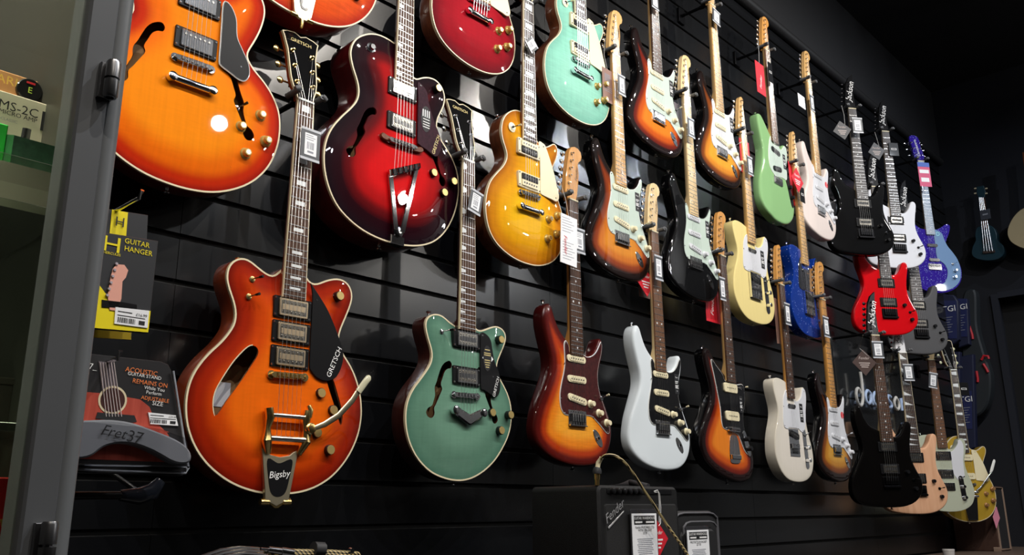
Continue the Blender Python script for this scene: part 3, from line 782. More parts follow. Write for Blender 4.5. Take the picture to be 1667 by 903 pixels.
def tele(loc, label, top, side, board, guardm, group=None, neckm=None, psi=0, ashtray='vintage', inlay=None, sticker=True, gedge=None, bound=None):
    g = empty('electric_guitar', loc, psi, label, 'electric guitar', group); neckm = neckm or maple
    ob, loop = guitar_body(g, TE_OUT, top, side, -12, 44, 3.5, 4)
    neck(g, 648, 21, fret_y(648, 22) - 2, board, neckm, 'dot', inlay or pearl, heel_y=425)
    pegs = headstock(g, 'tele', neckm, chrome, ('Fender', 13, 12, -60, R(-85), .25))
    guard(g, TE_GUARD, -12, guardm, 2, gedge, screws=[(-32, 440), (-66, 500), (-70, 575), (84, 585), (120, 535), (128, 425)])
    pickup(g, 'telen', 494, 0, -9.8)
    b = MB(); m = chrome
    if ashtray == 'vintage':
        b.box(-42, 42, 583, 692, -12, -10.6, .3)
        for bx in ((-42, -40.6, 583, 692), (40.6, 42, 583, 692), (-42, 42, 690.6, 692)): b.box(*bx, -12, -2, .2)
    else: b.box(-42, 42, 583, 690, -12, -10, .5)
    b.build('bridge', m, g)
    p = MB(); p.rbox(0, 607, 74, 24, -10.6, -4.5, 8, R(12), .8)
    for i in range(6):
        t = (i - 2.5) * 10.6; p.cyl(t * math.cos(R(12)), 607 + t * math.sin(R(12)), [(-4.5, 2.4), (-3.6, 2.2)], 8, 1)
    p.build('pickup', [blackp, nickel], g)
    n = 3 if ashtray == 'vintage' else 6
    for i in range(n):
        s = MB(); wdt = 64 / n; x = (i - (n - 1) / 2) * wdt
        if n == 3: s.rod((x - wdt / 2 + 1, 650, -4), (x + wdt / 2 - 1, 650, -4), 4.6, n=12); s.rod((x, 650, -5), (x, 690, -6), 1.5)
        else: s.box(x - 4.6, x + 4.6, 642, 660, -10, -3, 1.2); s.rod((x, 660, -6), (x, 680, -6), 1.4)
        s.build('saddle', m, g)
    c = MB(); c.rbox(97, 655, 30, 162, -13, -10.6, 14, R(-3), .8); c.build('control_plate', chrome, g)
    switch(g, 100, 602, -10.5, chrome, blackp, ang=(2, -8))
    knob(g, 'chrome', 98, 652, -10.6); knob(g, 'chrome', 94, 702, -10.6)
    if sticker: sticker_on(g, 70, 478, 28, 74)
    strap_button(g, -118, 392, -33, 0, -1); strap_button(g, 0, 786, -33, 0, 1)
    strings(g, 650, pegs, 54, h_b=1, yt=688, ht=-9)
    return g
LP_OUT = [(-1, 368), (-18, 364), (-45, 368), (-70, 383), (-90, 405), (-100, 430), (-102, 455), (-96, 480), (-85, 502), (-80, 520), (-84, 538), (-98, 560), (-122, 586), (-146, 616), (-160, 650), (-166, 688), (-163, 725), (-151, 760), (-128, 787), (-95, 806), (-53, 819), (-8, 824), (38, 822), (80, 811), (114, 793), (141, 766), (158, 732), (165, 696), (164, 661), (156, 628), (142, 597), (124, 562), (115, 534), (114, 514), (124, 490), (138, 463), (144, 440), (140, 424), (128, 419), (114, 428), (97, 439), (80, 444), (63, 443), (40, 425), (24, 395)]
LP_GUARD = [(46, 444), (66, 442), (74, 446), (92, 478), (111, 519), (123, 557), (133, 589), (129, 604), (117, 611), (100, 609), (60, 606), (50, 600), (50, 560), (50, 500)]
def lespaul(loc, label, top, side, psi=0, pick='zebra', hw=None, group=None, knobk='tophat', guardm=None, bigsby_=False, p90=False, board=None, knobs=None, nobridge=False):
    g = empty('electric_guitar', loc, psi, label, 'electric guitar', group); hw = hw or chrome
    ob, loop = guitar_body(g, LP_OUT, top, side, -22, 52, .8, 5, bulge=9)
    binding(g, loop, -22, 2.6, 8)
    neck(g, 628, 22, None, board or ebony, mahog if side is not gold else mahog, 'trap', pearl, heel_y=400, bind=creamw, heel_depth=-40)
    pegs = headstock(g, 'lp', mahog, hw, None, button=pmat('tuner_green', (.6, .62, .4), .3, coat=.5), face_mat=gloss_black, bind=creamw)
    gp = guardm or cream
    guard(g, LP_GUARD, -12, gp, 1.8, screws=[(66, 452), (118, 600)])
    if p90:
        for y in (483, 583):
            pickup(g, 'soap', y, 0, -13, cover=cream)
    else:
        zz = (creamw, blackp) if pick == 'zebra' else None
        pickup(g, 'zebra' if zz else 'hum', 480, 0, -14, ring=cream, cover=(cream, blackp) if zz else hw)
        pickup(g, 'zebra' if zz else 'hum', 582, 0, -14, ring=cream, cover=(blackp, cream) if zz else hw)
    if not bigsby_:
        tom(g, 622, -14, hw); stopbar(g, 667, -14, hw)
    for x, y in (knobs or ((85, 674), (128, 652), (79, 734), (122, 710))): knob(g, knobk, x, y, -17)
    switch(g, -62, 430, -18, hw, cream, washer=cream)
    strap_button(g, -88, 400, -48, -.7, -.7, hw); strap_button(g, 0, 822, -48, 0, 1, hw)
    strings(g, 622, pegs, 52, h_b=1, yt=664 if not bigsby_ else 690, ht=-4)
    return g
def jackson(loc, label, finish, psi=R(-37), group=None, board=None, boardinlay='dot', neckm=None, matte=False, hs_mat=None, seven=False, ring=None, nb=6):
    g = empty('electric_guitar', loc, psi, label, 'electric guitar', group)
    OUT = [(-116, 328), (-128, 329), (-139, 346), (-145, 380), (-141, 422), (-128, 469), (-121, 510), (-128, 545), (-148, 585), (-171, 626), (-187, 666), (-191, 705), (-183, 739), (-155, 763), (-108, 774), (-44, 779), (20, 779), (72, 772), (114, 754), (144, 725), (156, 689), (153, 656), (138, 622), (123, 588), (115, 556), (115, 521), (122, 479), (131, 440), (134, 412), (124, 398), (109, 398), (98, 414), (86, 440), (64, 464), (44, 468), (20, 458), (-20, 444), (-44, 432), (-60, 424), (-80, 408), (-97, 381), (-106, 350)]
    guitar_body(g, OUT, finish, finish, -13, 44, 7, 7, contour=(-190, 690, 110, 180, 9))
    w1 = 60 if not seven else 68; w0 = 43 if not seven else 48
    neck(g, 648, 24, fret_y(648, 24) + 5, board or greyboard, neckm or maple_pale, boardinlay, pearl, heel_y=425, bind=creamw if boardinlay == 'fin' else None, w0=w0, w1=w1)
    pegs = headstock(g, 'jackson', hs_mat or blackp, blackm if not hs_mat else chrome, ('Jackson', 44, 16, -118, R(-70), .15), whiteink if not hs_mat else ink)
    for y in (513, 612): pickup(g, 'filter', y, 0, -14, ring=blackp, cover=pmat('black_pickup', (.03, .03, .03), .3, coat=.4))
    b = MB(); b.rbox(0, 668, 84, 46, -13, -8, 4, 0, 1.5); b.rbox(0, 690, 84, 10, -13, -1, 3, 0, 1.5)
    for i in range(nb):
        x = (i - (nb - 1) / 2) * 10.8; b.box(x - 4.6, x + 4.6, 650, 680, -8, -2, 1.2)
    b.build('bridge', blackm, g)
    knob(g, 'black', 84, 625, -13); knob(g, 'black', 116, 698, -13)
    switch(g, 112, 660, -13, blackm, blackp)
    strap_button(g, -122, 330, -34, 0, -1, blackm); strap_button(g, 0, 778, -34, 0, 1, blackm)
    strings(g, 655, pegs, 54, h_b=0, yt=672, ht=-4, w0=36)
    return g
FH = [(-52, 540), (-45, 548), (-48, 558), (-57, 560), (-66, 568), (-73, 584), (-79, 600), (-76, 612), (-84, 628), (-95, 648), (-102, 660), (-101, 674), (-109, 684), (-120, 682), (-126, 672), (-120, 661), (-109, 655), (-103, 643), (-98, 628), (-98, 610), (-90, 592), (-84, 576), (-76, 558), (-66, 546)]
def fh(dx=0, dy=0, s=1, mirror=False, cx=-88, cy=612):
    p = [((x - cx) * s + cx + dx, (y - cy) * s + cy + dy) for x, y in FH]
    return [(-x, y) for x, y in p] if mirror else p
DC_OUT = [(-27, 398), (-42, 412), (-60, 410), (-79, 401), (-98, 391), (-116, 388), (-134, 396), (-146, 412), (-149, 435), (-142, 458), (-131, 481), (-124, 503), (-124, 523), (-131, 541), (-148, 566), (-171, 591), (-190, 616), (-204, 643), (-211, 673), (-211, 705), (-204, 738), (-189, 770), (-166, 799), (-136, 823), (-101, 842), (-59, 855), (-20, 860), (22, 860), (60, 855), (96, 843), (130, 823), (159, 795), (181, 763), (196, 727), (202, 688), (198, 648), (186, 613), (168, 582), (147, 558), (135, 541), (131, 524), (135, 503), (147, 474), (159, 443), (163, 420), (156, 400), (141, 389), (120, 387), (94, 395), (73, 406), (56, 411), (42, 404), (30, 388), (0, 380)]
DG_OUT = [(-14, 451), (-30, 446), (-46, 441), (-58, 434), (-73, 428), (-90, 427), (-106, 431), (-120, 441), (-126, 454), (-124, 472), (-117, 492), (-108, 512), (-103, 531), (-106, 549), (-117, 567), (-136, 590), (-156, 613), (-171, 636), (-180, 661), (-182, 690), (-178, 717), (-168, 744), (-151, 770), (-128, 792), (-99, 810), (-66, 821), (-31, 827), (5, 827), (41, 819), (80, 801), (116, 775), (145, 743), (166, 711), (177, 679), (179, 647), (172, 616), (157, 590), (139, 568), (127, 553), (123, 539), (127, 520), (141, 494), (155, 468), (159, 449), (153, 436), (138, 428), (118, 427), (99, 433), (80, 441), (62, 447), (48, 445), (30, 430), (0, 425)]
GL = dict(face=-22)

# ------------------------------------------------------------------ finishes
O_top = burst('orange_stain', [(0, (.15, .006, .002)), (25, (.32, .016, .002)), (60, (.60, .06, .003)), (100, (.80, .135, .004))], flame=.10, span=110)
O_side = wood('orange_side', (.24, .03, .008), (.36, .06, .012), 60, 5, .35, 1)
E_top = burst('cherry_to_amber_burst', [(0, (.26, .006, .003)), (20, (.50, .022, .002)), (48, (.80, .14, .003)), (100, (.86, .24, .004))], flame=.07, span=110)
R_top = burst('claret_burst', [(0, (.006, .001, .004)), (40, (.016, .001, .004)), (62, (.10, .002, .004)), (92, (.38, .003, .004)), (135, (.62, .004, .006))], flame=.06, span=150)
R_side = wood('claret_side', (.06, .004, .006), (.10, .008, .010), 60, 5, .3, 1)
A_top = burst('flame_orange', [(0, (.42, .02, .008)), (40, (.72, .08, .01)), (100, (.82, .13, .015))], flame=.28, span=110)
G_top = burst('sea_green_metallic', [(0, (.07, .17, .12)), (30, (.11, .235, .165)), (100, (.14, .28, .20))], flame=.12, grain=.1, span=110, rough=.38)
L_top = burst('lemon_burst', [(0, (.36, .10, .004)), (25, (.58, .21, .004)), (60, (.76, .35, .005)), (105, (.82, .44, .008))], flame=.14, span=110)
C_top = burst('cherry_flame', [(0, (.13, .002, .008)), (50, (.30, .004, .012)), (100, (.38, .006, .016))], flame=.18, span=110)
S_top = burst('surf_green_flame', [(0, (.20, .48, .38)), (40, (.26, .60, .47)), (100, (.31, .66, .52))], flame=.20, span=110)
sunburst3 = lambda n, fl=0: burst(n, [(0, (.006, .003, .003)), (22, (.012, .004, .004)), (36, (.16, .012, .004)), (58, (.52, .08, .006)), (85, (.72, .20, .015))], flame=fl, span=100, grain=.14)
T3 = sunburst3('three_tone_sunburst')
T3s = sunburst3('three_tone_sunburst_second')
T2 = burst('two_tone_sunburst', [(0, (.006, .003, .003)), (20, (.010, .004, .003)), (40, (.22, .05, .006)), (60, (.62, .22, .02)), (85, (.78, .34, .03))], span=100, grain=.16)
AM = burst('amber_flame_burst', [(0, (.05, .004, .003)), (18, (.10, .006, .004)), (36, (.42, .04, .006)), (60, (.78, .22, .012)), (90, (.88, .36, .03))], flame=.22, span=100)
AMs = pmat('oxblood_side', (.045, .004, .004), .5, coat=1, spec=.08)
olyw = solid('olympic_white', (.70, .76, .80))
tvw = burst('white_blonde', [(0, (.62, .57, .48)), (12, (.72, .67, .58)), (60, (.76, .70, .62))], grain=.05)
butter = solid('butterscotch_blonde', (.80, .66, .28), .05)
surf = solid('pastel_green', (.25, .46, .20))
bluef = solid('blue_sparkle', (.004, .030, .23), 0, .012)
shell = solid('shell_pink', (.76, .66, .62), .05)
redf = solid('gloss_red', (.58, .002, .006))
whitef = solid('gloss_white', (.72, .74, .80))
gun = solid('satin_gunmetal', (.085, .085, .09), rough=.5)
gun.node_tree.nodes['Principled BSDF'].inputs['Coat Weight'].default_value = .25
gun.node_tree.nodes['Principled BSDF'].inputs['Coat Roughness'].default_value = .4
nat = wood('natural_ash', (.62, .33, .19), (.72, .42, .26), 60, 5, .45, .3)
sagef = solid('sage_green', (.46, .49, .38))
goldf = solid('gold_top', (.42, .27, .03), rough=.4)
purple = solid('purple_sparkle', (.028, .012, .26), 0, .03)
blk = solid('black_lacquer', (.0014, .0014, .0018))
Z = lambda z: z + ZO
# white chassis colours for bindings
tiger = 0

def hollow(loc, label, out, top, side, holes, depth=60, group=None, hs='gretsch', inlay='block', board=None, hw=None, bnd=None, heel=420, fr=22, seg_=None, neckm=None, buttons=None, headlogo='GRETSCH', bulge=9):
    g = empty('hollow_body_guitar', loc, 0, label, 'electric guitar', group)
    ob, loop = guitar_body(g, out, top, side, -22, depth, .8, 3, bulge=bulge, holes=holes, step=8)
    binding(g, loop, -22, 3.2, 6, bnd or creamw)
    neck(g, 628, fr, None, board or rose, neckm or side, inlay, pearl, heel_y=heel, bind=bnd or creamw, heel_depth=-44)
    pegs = headstock(g, hs, neckm or side, hw or chrome, (headlogo, 13, 0, -163, 0, 0) if headlogo else None, goldink, bind=creamw, face_mat=gloss_black)
    return g, pegs, loop

# 1 big orange double cutaway with three pickups and vibrato arm
CATL = [(-73, 572), (-71, 585), (-84, 609), (-108, 648), (-130, 681), (-144, 705), (-152, 714), (-158, 694), (-156, 670), (-145, 645), (-122, 606), (-98, 577), (-84, 568)]
CATR = [(98, 615), (113, 612), (134, 657), (146, 692), (143, 714), (134, 700), (119, 668), (106, 640)]
g, pegs, loop = hollow((.994, -.15, Z(.897)), 'big orange double-cutaway hollow guitar with three gold pickups and a long vibrato arm', DC_OUT, O_top, O_side, [CATL, CATR], 58, hw=gold, neckm=O_side)
rim(g, CATL, -16, 2, creamw, 'sound_hole_binding'); rim(g, CATR, -18, 2, creamw, 'sound_hole_binding')
lb = MB(); lb.box(-140, -95, 640, 690, -70, -69.5, .1); lb.build('inside_label', paper, g)
pus = [pickup(g, 'filter', y, 2, -15, cover=pmat('gold_pickup_cover', (.88, .70, .48), .3, 1)) for y in (478, 530, 583)]
guard(g, [(42, 415), (50, 423), (66, 440), (89, 467), (112, 505), (129, 540), (136, 564), (131, 591), (118, 613), (95, 623), (70, 618), (55, 605), (50, 594), (49, 500), (48, 440)], -10, blackp, 2.4, screws=[(60, 450), (108, 585)])
lg = MB(); lg.text('GRETSCH', 17, 112, 580, -6.9, R(-68)); lg.build('guard_logo', whiteink, g)
tom(g, 622, -14, gold, 82)
for x, y in ((119, 430), (83, 650), (116, 684), (78, 734), (113, 768)): knob(g, 'gretsch', x, y, -20)
switch(g, -94, 430, -20, gold, blackp); switch(g, -99, 468, -20, gold, blackp)
bz = empty('x', (0, 0, 0)); bpy.data.objects.remove(bz)
b = MB() # vibrato frame
b.plate([(-50, 772), (-40, 776), (-30, 784), (-8, 788), (14, 784), (24, 776), (34, 772), (30, 800), (22, 850), (18, 872), (-10, 884), (-36, 872), (-38, 850), (-46, 800)], -16, -8, 1)
b.build('vibrato_plate', brushed, g)
b = MB(); b.plate(smooth_loop([(-36, 792), (-10, 800), (20, 792), (16, 830), (8, 858), (-8, 866), (-24, 858), (-32, 830)], 5), -9, -7.2, .3); b.text('Bigsby', 19, -7, 822, -6.9, R(-6), 1, .2); b.build('vibrato_badge', [blackp, whiteink], g)
b = MB(); b.rod((-44, 876, -13), (-26, 876, -13), 6.5, n=14); b.rod((6, 876, -13), (24, 876, -13), 6.5, n=14); b.plate([(-40, 868), (24, 868), (-4, 888), (-12, 888)], -20, -9, 1); b.build('vibrato_hinge', gold, g)
for y, r_ in ((706, 5), (752, 6)):
    b = MB(); b.rod((-46, y, 2), (46, y, 2), r_, n=16); b.build('vibrato_bar', nickel, g)
b = MB()
for s in (-1, 1):
    b = MB(); b.tube([(s * 46, 692, 0), (s * 42, 712, 0), (s * 44, 732, -3), (s * 46, 755, 0), (s * 36, 780, -10)], [9, 10, 6, 11, 7], 12)
    b.build('vibrato_bracket', gold, g)
b = MB(); b.tube([(46, 680, 2), (50, 690, 3), (48, 706, 3)], [5, 7, 6], 12)
b.build('vibrato_spring', gold, g)
b = MB(); b.cyl(52, 728, [(-6, 12), (6, 12), (8, 9), (13, 9), (14, 6)], 20); b.rod((54, 728, 0), (48, 768, -6), 6, 5); b.build('vibrato_pivot', gold, g)
b = MB(); b.tube([(52, 729, 12), (80, 718, 14), (110, 698, 20), (140, 664, 26), (158, 634, 30)], [4.5, 6.5, 6.5, 6.5, 6], 12, flat=.35); b.build('vibrato_arm', brushed, g)
b = MB(); b.tube([(152, 645, 29), (168, 622, 32), (176, 612, 33), (179, 608, 33)], [8, 8, 7.5, 4], 12, flat=.5); b.build('vibrato_arm_tip', pmat('clear_tip', (.6, .57, .4), .2, coat=1), g)
strap_button(g, -112, 392, -50, 0, -1, gold)
strings(g, 622, pegs, 52, h_b=2, yt=752, ht=3)

# 2 sea green double cutaway
g, pegs, loop = hollow((1.496, -.16, Z(.9)), 'sea green double-cutaway guitar with cream binding and a V-shaped tailpiece', DG_OUT, G_top, darkmah, [fh(2, 0), fh(4, 2, .96, True)], 52, inlay='thumb', neckm=darkmah, heel=460)
for y in (480, 573): pickup(g, 'filter', y, 3, -15)
guard(g, [(52, 456), (73, 458), (88, 472), (94, 496), (101, 522), (115, 547), (122, 568), (122, 594), (115, 611), (103, 618), (85, 611), (63, 602), (52, 599), (50, 549), (50, 486)], -10, blackp, 2.4, screws=[(95, 565), (58, 462)])
lg = MB(); lg.text('GRETSCH', 13, 106, 590, -6.9, R(-72)); lg.cyl(76, 520, [(-7.4, 1), (-7.2, 20)], 4)
lg.build('guard_logo', whiteink, g)
st = MB(); st.plate([(74 + 15 * math.cos(a), 520 + 33 * math.sin(a)) for a in [2 * math.pi * k / 24 for k in range(24)]], -7.8, -7.0, .1)
for k, (yy, ww) in enumerate(((497, 9), (506, 12), (511, 12), (524, 10), (530, 10), (536, 8), (542, 6))): st.box(74 - ww, 74 + ww, yy, yy + 2, -7, -6.8, .02, 1)
st.build('sticker', [ink, goldink], g)
tom(g, 622, -14, chrome, 82)
b = MB(); b.plate([(-46, 655), (-36, 652), (8, 668), (48, 652), (58, 656), (58, 668), (10, 694), (4, 694), (-46, 670)], -10, 1, 3)
for x in (-42, 54): b.cyl(x, 661, [(-16, 7), (-6, 7), (-6, 11), (3, 11), (4, 8)], 18)
b.build('tailpiece', chrome, g)
for x, y in ((125, 464), (93, 657), (160, 658), (125, 700)): knob(g, 'gretsch', x, y, -19)
switch(g, -76, 470, -20, chrome, blackp, ang=(14, -4))
strap_button(g, -95, 428, -46, 0, -1); strap_button(g, -4, 826, -46, 0, 1)
strings(g, 622, pegs, 52, h_b=2, yt=668, ht=1)

# 3 claret single cutaway archtop
RG = [(-19, 346), (-42, 342), (-68, 342), (-95, 349), (-121, 364), (-142, 384), (-154, 409), (-156, 434), (-147, 464), (-134, 492), (-127, 517), (-131, 544), (-148, 571), (-174, 603), (-199, 640), (-213, 677), (-217, 716), (-211, 757), (-196, 795), (-173, 827), (-143, 849), (-106, 866), (-65, 876), (-20, 880), (35, 877), (84, 866), (126, 846), (160, 815), (186, 775), (203, 730), (210, 682), (204, 636), (186, 602), (162, 577), (140, 556), (129, 534), (130, 509), (142, 482), (153, 456), (155, 431), (146, 410), (126, 396), (100, 396), (74, 406), (55, 418), (42, 415), (30, 380), (0, 350)]
g, pegs, loop = hollow((1.277, -.15, Z(1.508)), 'deep red and black single-cutaway archtop guitar with a chrome G tailpiece', RG, R_top, R_side, [fh(-32, 12, 1.04), fh(-30, 6, 1.04, True)], 84, neckm=R_side, heel=410, inlay='thumb')
for y in (474, 568): pickup(g, 'filter', y, 0, -14)
guard(g, [(46, 437), (60, 438), (78, 452), (87, 485), (106, 528), (124, 558), (131, 591), (121, 616), (108, 623), (82, 614), (56, 607), (50, 595), (49, 486)], -8, pmat('plum_guard', (.03, .006, .015), .5, coat=1, spec=.08, noise=.6, nscale=120), 2.4, screws=[(110, 585), (56, 442)])
lg = MB(); lg.text('GRETSCH', 14, 112, 590, -5.0, R(-72)); lg.build('guard_logo', goldink, g)
st = MB(); st.plate([(76 + 17 * math.cos(a), 530 + 36 * math.sin(a)) for a in [2 * math.pi * k / 24 for k in range(24)]], -5.8, -5.0, .1)
for k in range(4): st.box(64 + k * 7, 67 + k * 7, 505, 525, -5, -4.8, .02, 1)
for yy in (530, 538, 545, 552): st.box(66, 88, yy, yy + 2, -5, -4.8, .02, 1)
st.build('sticker', [ink, whiteink], g)
b = MB(); b.plate(smooth_loop([(-62, 612), (-40, 616), (0, 618), (45, 616), (66, 612), (68, 624), (45, 630), (-40, 630), (-64, 626)], 5), -14, -4, 1.5); b.build('bridge_foot', mahog, g)
tom(g, 622, -12, chrome, 84)
b = MB() # G tailpiece: crossbar, two slanting legs, hinge
b.plate([(-40, 704), (52, 660), (56, 676), (-38, 722)], -8, 0, 2)
b.plate([(-40, 716), (-26, 712), (-4, 850), (-18, 850)], -12, -4, 1.5); b.plate([(42, 676), (56, 672), (16, 852), (0, 852)], -12, -4, 1.5)
b.plate(smooth_loop([(-10, 762), (12, 752), (22, 760), (14, 778), (-4, 784)], 4), -10, -4, 1)
for i in range(6): b.rod((-34 + i * 17, 703 - i * 8.2, 1), (-32 + i * 17, 716 - i * 8.2, 1), 3, n=8)
b.cyl(-2, 852, [(-16, 15), (-8, 15), (-6, 12), (-5, 6)], 20); b.box(-22, 20, 862, 884, -34, -10, 2)
b.build('tailpiece', pmat('mirror_chrome', (.62, .60, .62), .05, 1), g)
b = MB(); b.text('G', 30, 2, 770, -3.6); b.build('tailpiece_letter', nickel, g)
for x, y in ((108, 668), (178, 672), (145, 712), (118, 426)): knob(g, 'gretsch', x, y, -19)
b = MB(); b.cyl(-98, 392, [(-20, 13), (-17, 13), (-16, 8), (-8, 7)], 18); b.build('switch', chrome, g)
strap_button(g, -20, 880, -60, 0, 1)
strings(g, 622, pegs, 52, h_b=4, yt=700, ht=-1)

# 4 amber semi-hollow at the left
ES = [(0, 385), (-40, 420), (-60, 414), (-85, 392), (-112, 378), (-138, 384), (-155, 402), (-161, 432), (-153, 471), (-138, 510), (-128, 540), (-129, 556), (-146, 576), (-174, 600), (-198, 628), (-213, 660), (-218, 698), (-213, 738), (-197, 783), (-166, 825), (-124, 856), (-76, 876), (-25, 885), (25, 886), (75, 878), (122, 858), (163, 828), (195, 786), (212, 740), (217, 700), (213, 658), (198, 625), (173, 596), (143, 573), (126, 553), (126, 538), (138, 510), (152, 471), (159, 430), (153, 402), (136, 384), (110, 378), (83, 392), (58, 414), (40, 420)]
g, pegs, loop = hollow((.727, -.15, Z(1.51)), 'large amber sunburst semi-hollow guitar hanging beside the cabinet post', ES, E_top, wood('cherry_side', (.10, .006, .005), (.16, .012, .008), 60, 5, .3, 1), [fh(-22, 20, 1.08), fh(-22, 55, 1.08, True)], 50, hs='lp', inlay='dot', neckm=mahog, headlogo=None)
for y in (478, 573): pickup(g, 'hum', y, 2, -14)
guard(g, [(52, 456), (68, 455), (84, 481), (90, 522), (105, 548), (121, 574), (125, 599), (116, 617), (101, 619), (79, 611), (60, 604), (54, 596), (53, 554), (52, 512)], -9, blackp, 2.4, ivory, screws=[(104, 588)])
tom(g, 620, -14, chrome, 80); stopbar(g, 668, -14, chrome, 86)
for x, y in ((162, 679), (118, 720), (180, 733), (134, 776)): knob(g, 'tophat', x, y, -19)
switch(g, 107, 680, -19, chrome, blackp, ang=(8, -6))
b = MB(); b.cyl(103, 811, [(-22, 7), (-18, 7), (-17, 4), (-20, 3)], 16); b.build('output_jack', chrome, g)
strap_button(g, -12, 886, -46, 0, 1)
strings(g, 622, pegs, 52, h_b=2, yt=666, ht=-2)

# 5 orange archtop cut off at the top edge
g, pegs, loop = hollow((.976, -.15, Z(1.975)), 'bright orange flame archtop seen only by its lower rim at the top edge', [(x * 1.09, (y - 620) * 1.0 + 620) for x, y in DC_OUT], A_top, wood('deep_orange_side', (.28, .015, .008), (.40, .03, .012), 60, 5, .3, 1), [fh(-30, 12, 1.04), fh(-30, 12, 1.04, True)], 70, neckm=O_side, hw=gold)
for y in (478, 573): pickup(g, 'filter', y, 2, -15)
tom(g, 622, -14, gold, 82)
b = MB(); b.plate([(-42, 740), (42, 740), (22, 862), (8, 874), (-10, 874), (-24, 862)], -15, -8, 1); b.build('tailpiece', brushed, g)
b = MB(); b.plate(smooth_loop([(-16, 790), (18, 790), (12, 842), (0, 850), (-10, 842)], 5), -8, -7, .2); b.cyl(0, 838, [(-7.4, 6), (-6, 5)], 12, 1); b.build('tailpiece_badge', [blackp, chrome], g)
b = MB(); b.rod((-30, 868, -12), (-14, 868, -12), 5, n=12); b.rod((12, 868, -12), (28, 868, -12), 5, n=12); b.tube([(-1, 866, -12), (-1, 886, -12), (-1, 894, -12)], [4, 5, 3], 10); b.build('tailpiece_hinge', gold, g)
for x, y in ((120, 700), (150, 740)): knob(g, 'gretsch', x, y, -19)
strings(g, 622, pegs, 52, h_b=2, yt=745, ht=-4)

# Les Paul shapes
lespaul((1.536, -.16, Z(2.021)), 'dark cherry red carved-top guitar cut off by the top edge', C_top, mahog, pick='hum')
lespaul((2.000, -.16, Z(2.018)), 'pale sea-foam green flame-top guitar with cream pickguard', S_top, mahog)
lespaul((1.743, -.16, Z(1.495)), 'lemon yellow burst carved-top guitar with zebra pickups', L_top, mahog)
gt = lespaul((5.258, -.2, Z(.752)), 'gold-topped guitar with cream pickups and vibrato arm, last at the bottom right', goldf, solid('gold_side', (.30, .19, .02), rough=.4), psi=R(-37), p90=True, bigsby_=True, knobk='bell_dark', knobs=((146, 650), (100, 676), (140, 712), (94, 736)))
b = MB(); b.tube([(30, 662, 0), (60, 640, 8), (100, 590, 18), (125, 560, 24)], [4, 4, 4, 4], 10); b.build('vibrato_arm', chrome, gt)
b = MB(); b.tube([(118, 566, 24), (128, 545, 26), (146, 505, 28), (150, 496, 28)], [7, 9, 8, 5], 12, flat=.4); b.build('vibrato_arm_tip', ivory, gt)
b = MB(); b.rod((-44, 668, -2), (44, 668, -2), 7, n=14); b.rod((-44, 690, -3), (44, 690, -3), 6, n=14)
b.plate([(-44, 690), (44, 690), (30, 816), (-30, 816)], -16, -11, 1); b.build('vibrato_unit', chrome, gt)
tom(gt, 628, -14, chrome)

# Strat shapes
PK = pmat('black_guard', (.005, .005, .006), .5, coat=1, spec=.08)
strat((2.442, -.16, Z(2.004)), 'three-tone sunburst guitar with rosewood neck and pale guard, high beside the green top', T3, gloss_black, rose, mint, gedge=ivory)
strat((2.882, -.16, Z(2.005)), 'two-tone yellow sunburst guitar with maple neck and white guard in the top row', T2, gloss_black, maple, wht, inlay=ink, neckm=maple, knobk='strat')
strat((2.188, -.16, Z(1.495)), 'sunburst guitar with maple neck and mint guard in the middle row', burst('orange_sunburst', [(0, (.006, .003, .003)), (20, (.010, .004, .003)), (42, (.24, .035, .005)), (64, (.55, .15, .015)), (90, (.66, .24, .025))], span=100, grain=.2), gloss_black, maple, mint, inlay=ink, gedge=ivory)
strat((2.633, -.16, Z(1.503)), 'black guitar with white guard and maple neck in the middle row', blk, gloss_black, maple_pale, mint, inlay=ink, neckm=maple_pale, pc=wht, knobk='stratw', gedge=ink)
strat((1.935, -.16, Z(.904)), 'amber flame sunburst guitar with tortoiseshell guard', AM, AMs, rose, tort, gedge=ivory, neckm=maple_dark, sticker=False)
strat((2.366, -.16, Z(.905)), 'white guitar with a black guard above the amplifier', olyw, olyw, rose_light, PK, gedge=ivory, neckm=maple_pale)
strat((3.778, -.16, Z(1.992)), 'shell pink guitar with maple neck and round red sticker', shell, shell, maple, wht, inlay=ink, sqr=True, pc=wht, knobk='stratw')
strat((3.682, -.16, Z(.895)), 'sunburst guitar with amber maple neck and red sticker, low beside the white guitar', burst('brown_sunburst', [(0, (.006, .003, .003)), (26, (.010, .004, .003)), (48, (.20, .05, .006)), (70, (.48, .20, .02)), (95, (.6, .3, .04))], span=100, grain=.16), gloss_black, maple_dark, wht, inlay=ink, neckm=maple_dark, sqr=True, pc=wht, knobk='stratw')

# Tele shapes
tele((3.286, -.16, Z(.890)), 'off-white guitar with rosewood neck and white guard in the bottom row', tvw, tvw, rose, wht, ashtray='modern', neckm=maple_dark)
tele((3.062, -.16, Z(1.486)), 'pale yellow guitar with white guard and maple neck', butter, butter, maple, wht, inlay=ink)
tele((3.5825, -0.1414, Z(1.5069)), 'blue sparkle guitar with a mirrored guard', bluef, bluef, maple, pmat('mirror_guard', (.55, .55, .57), .08, 1), inlay=ink, sticker=False)

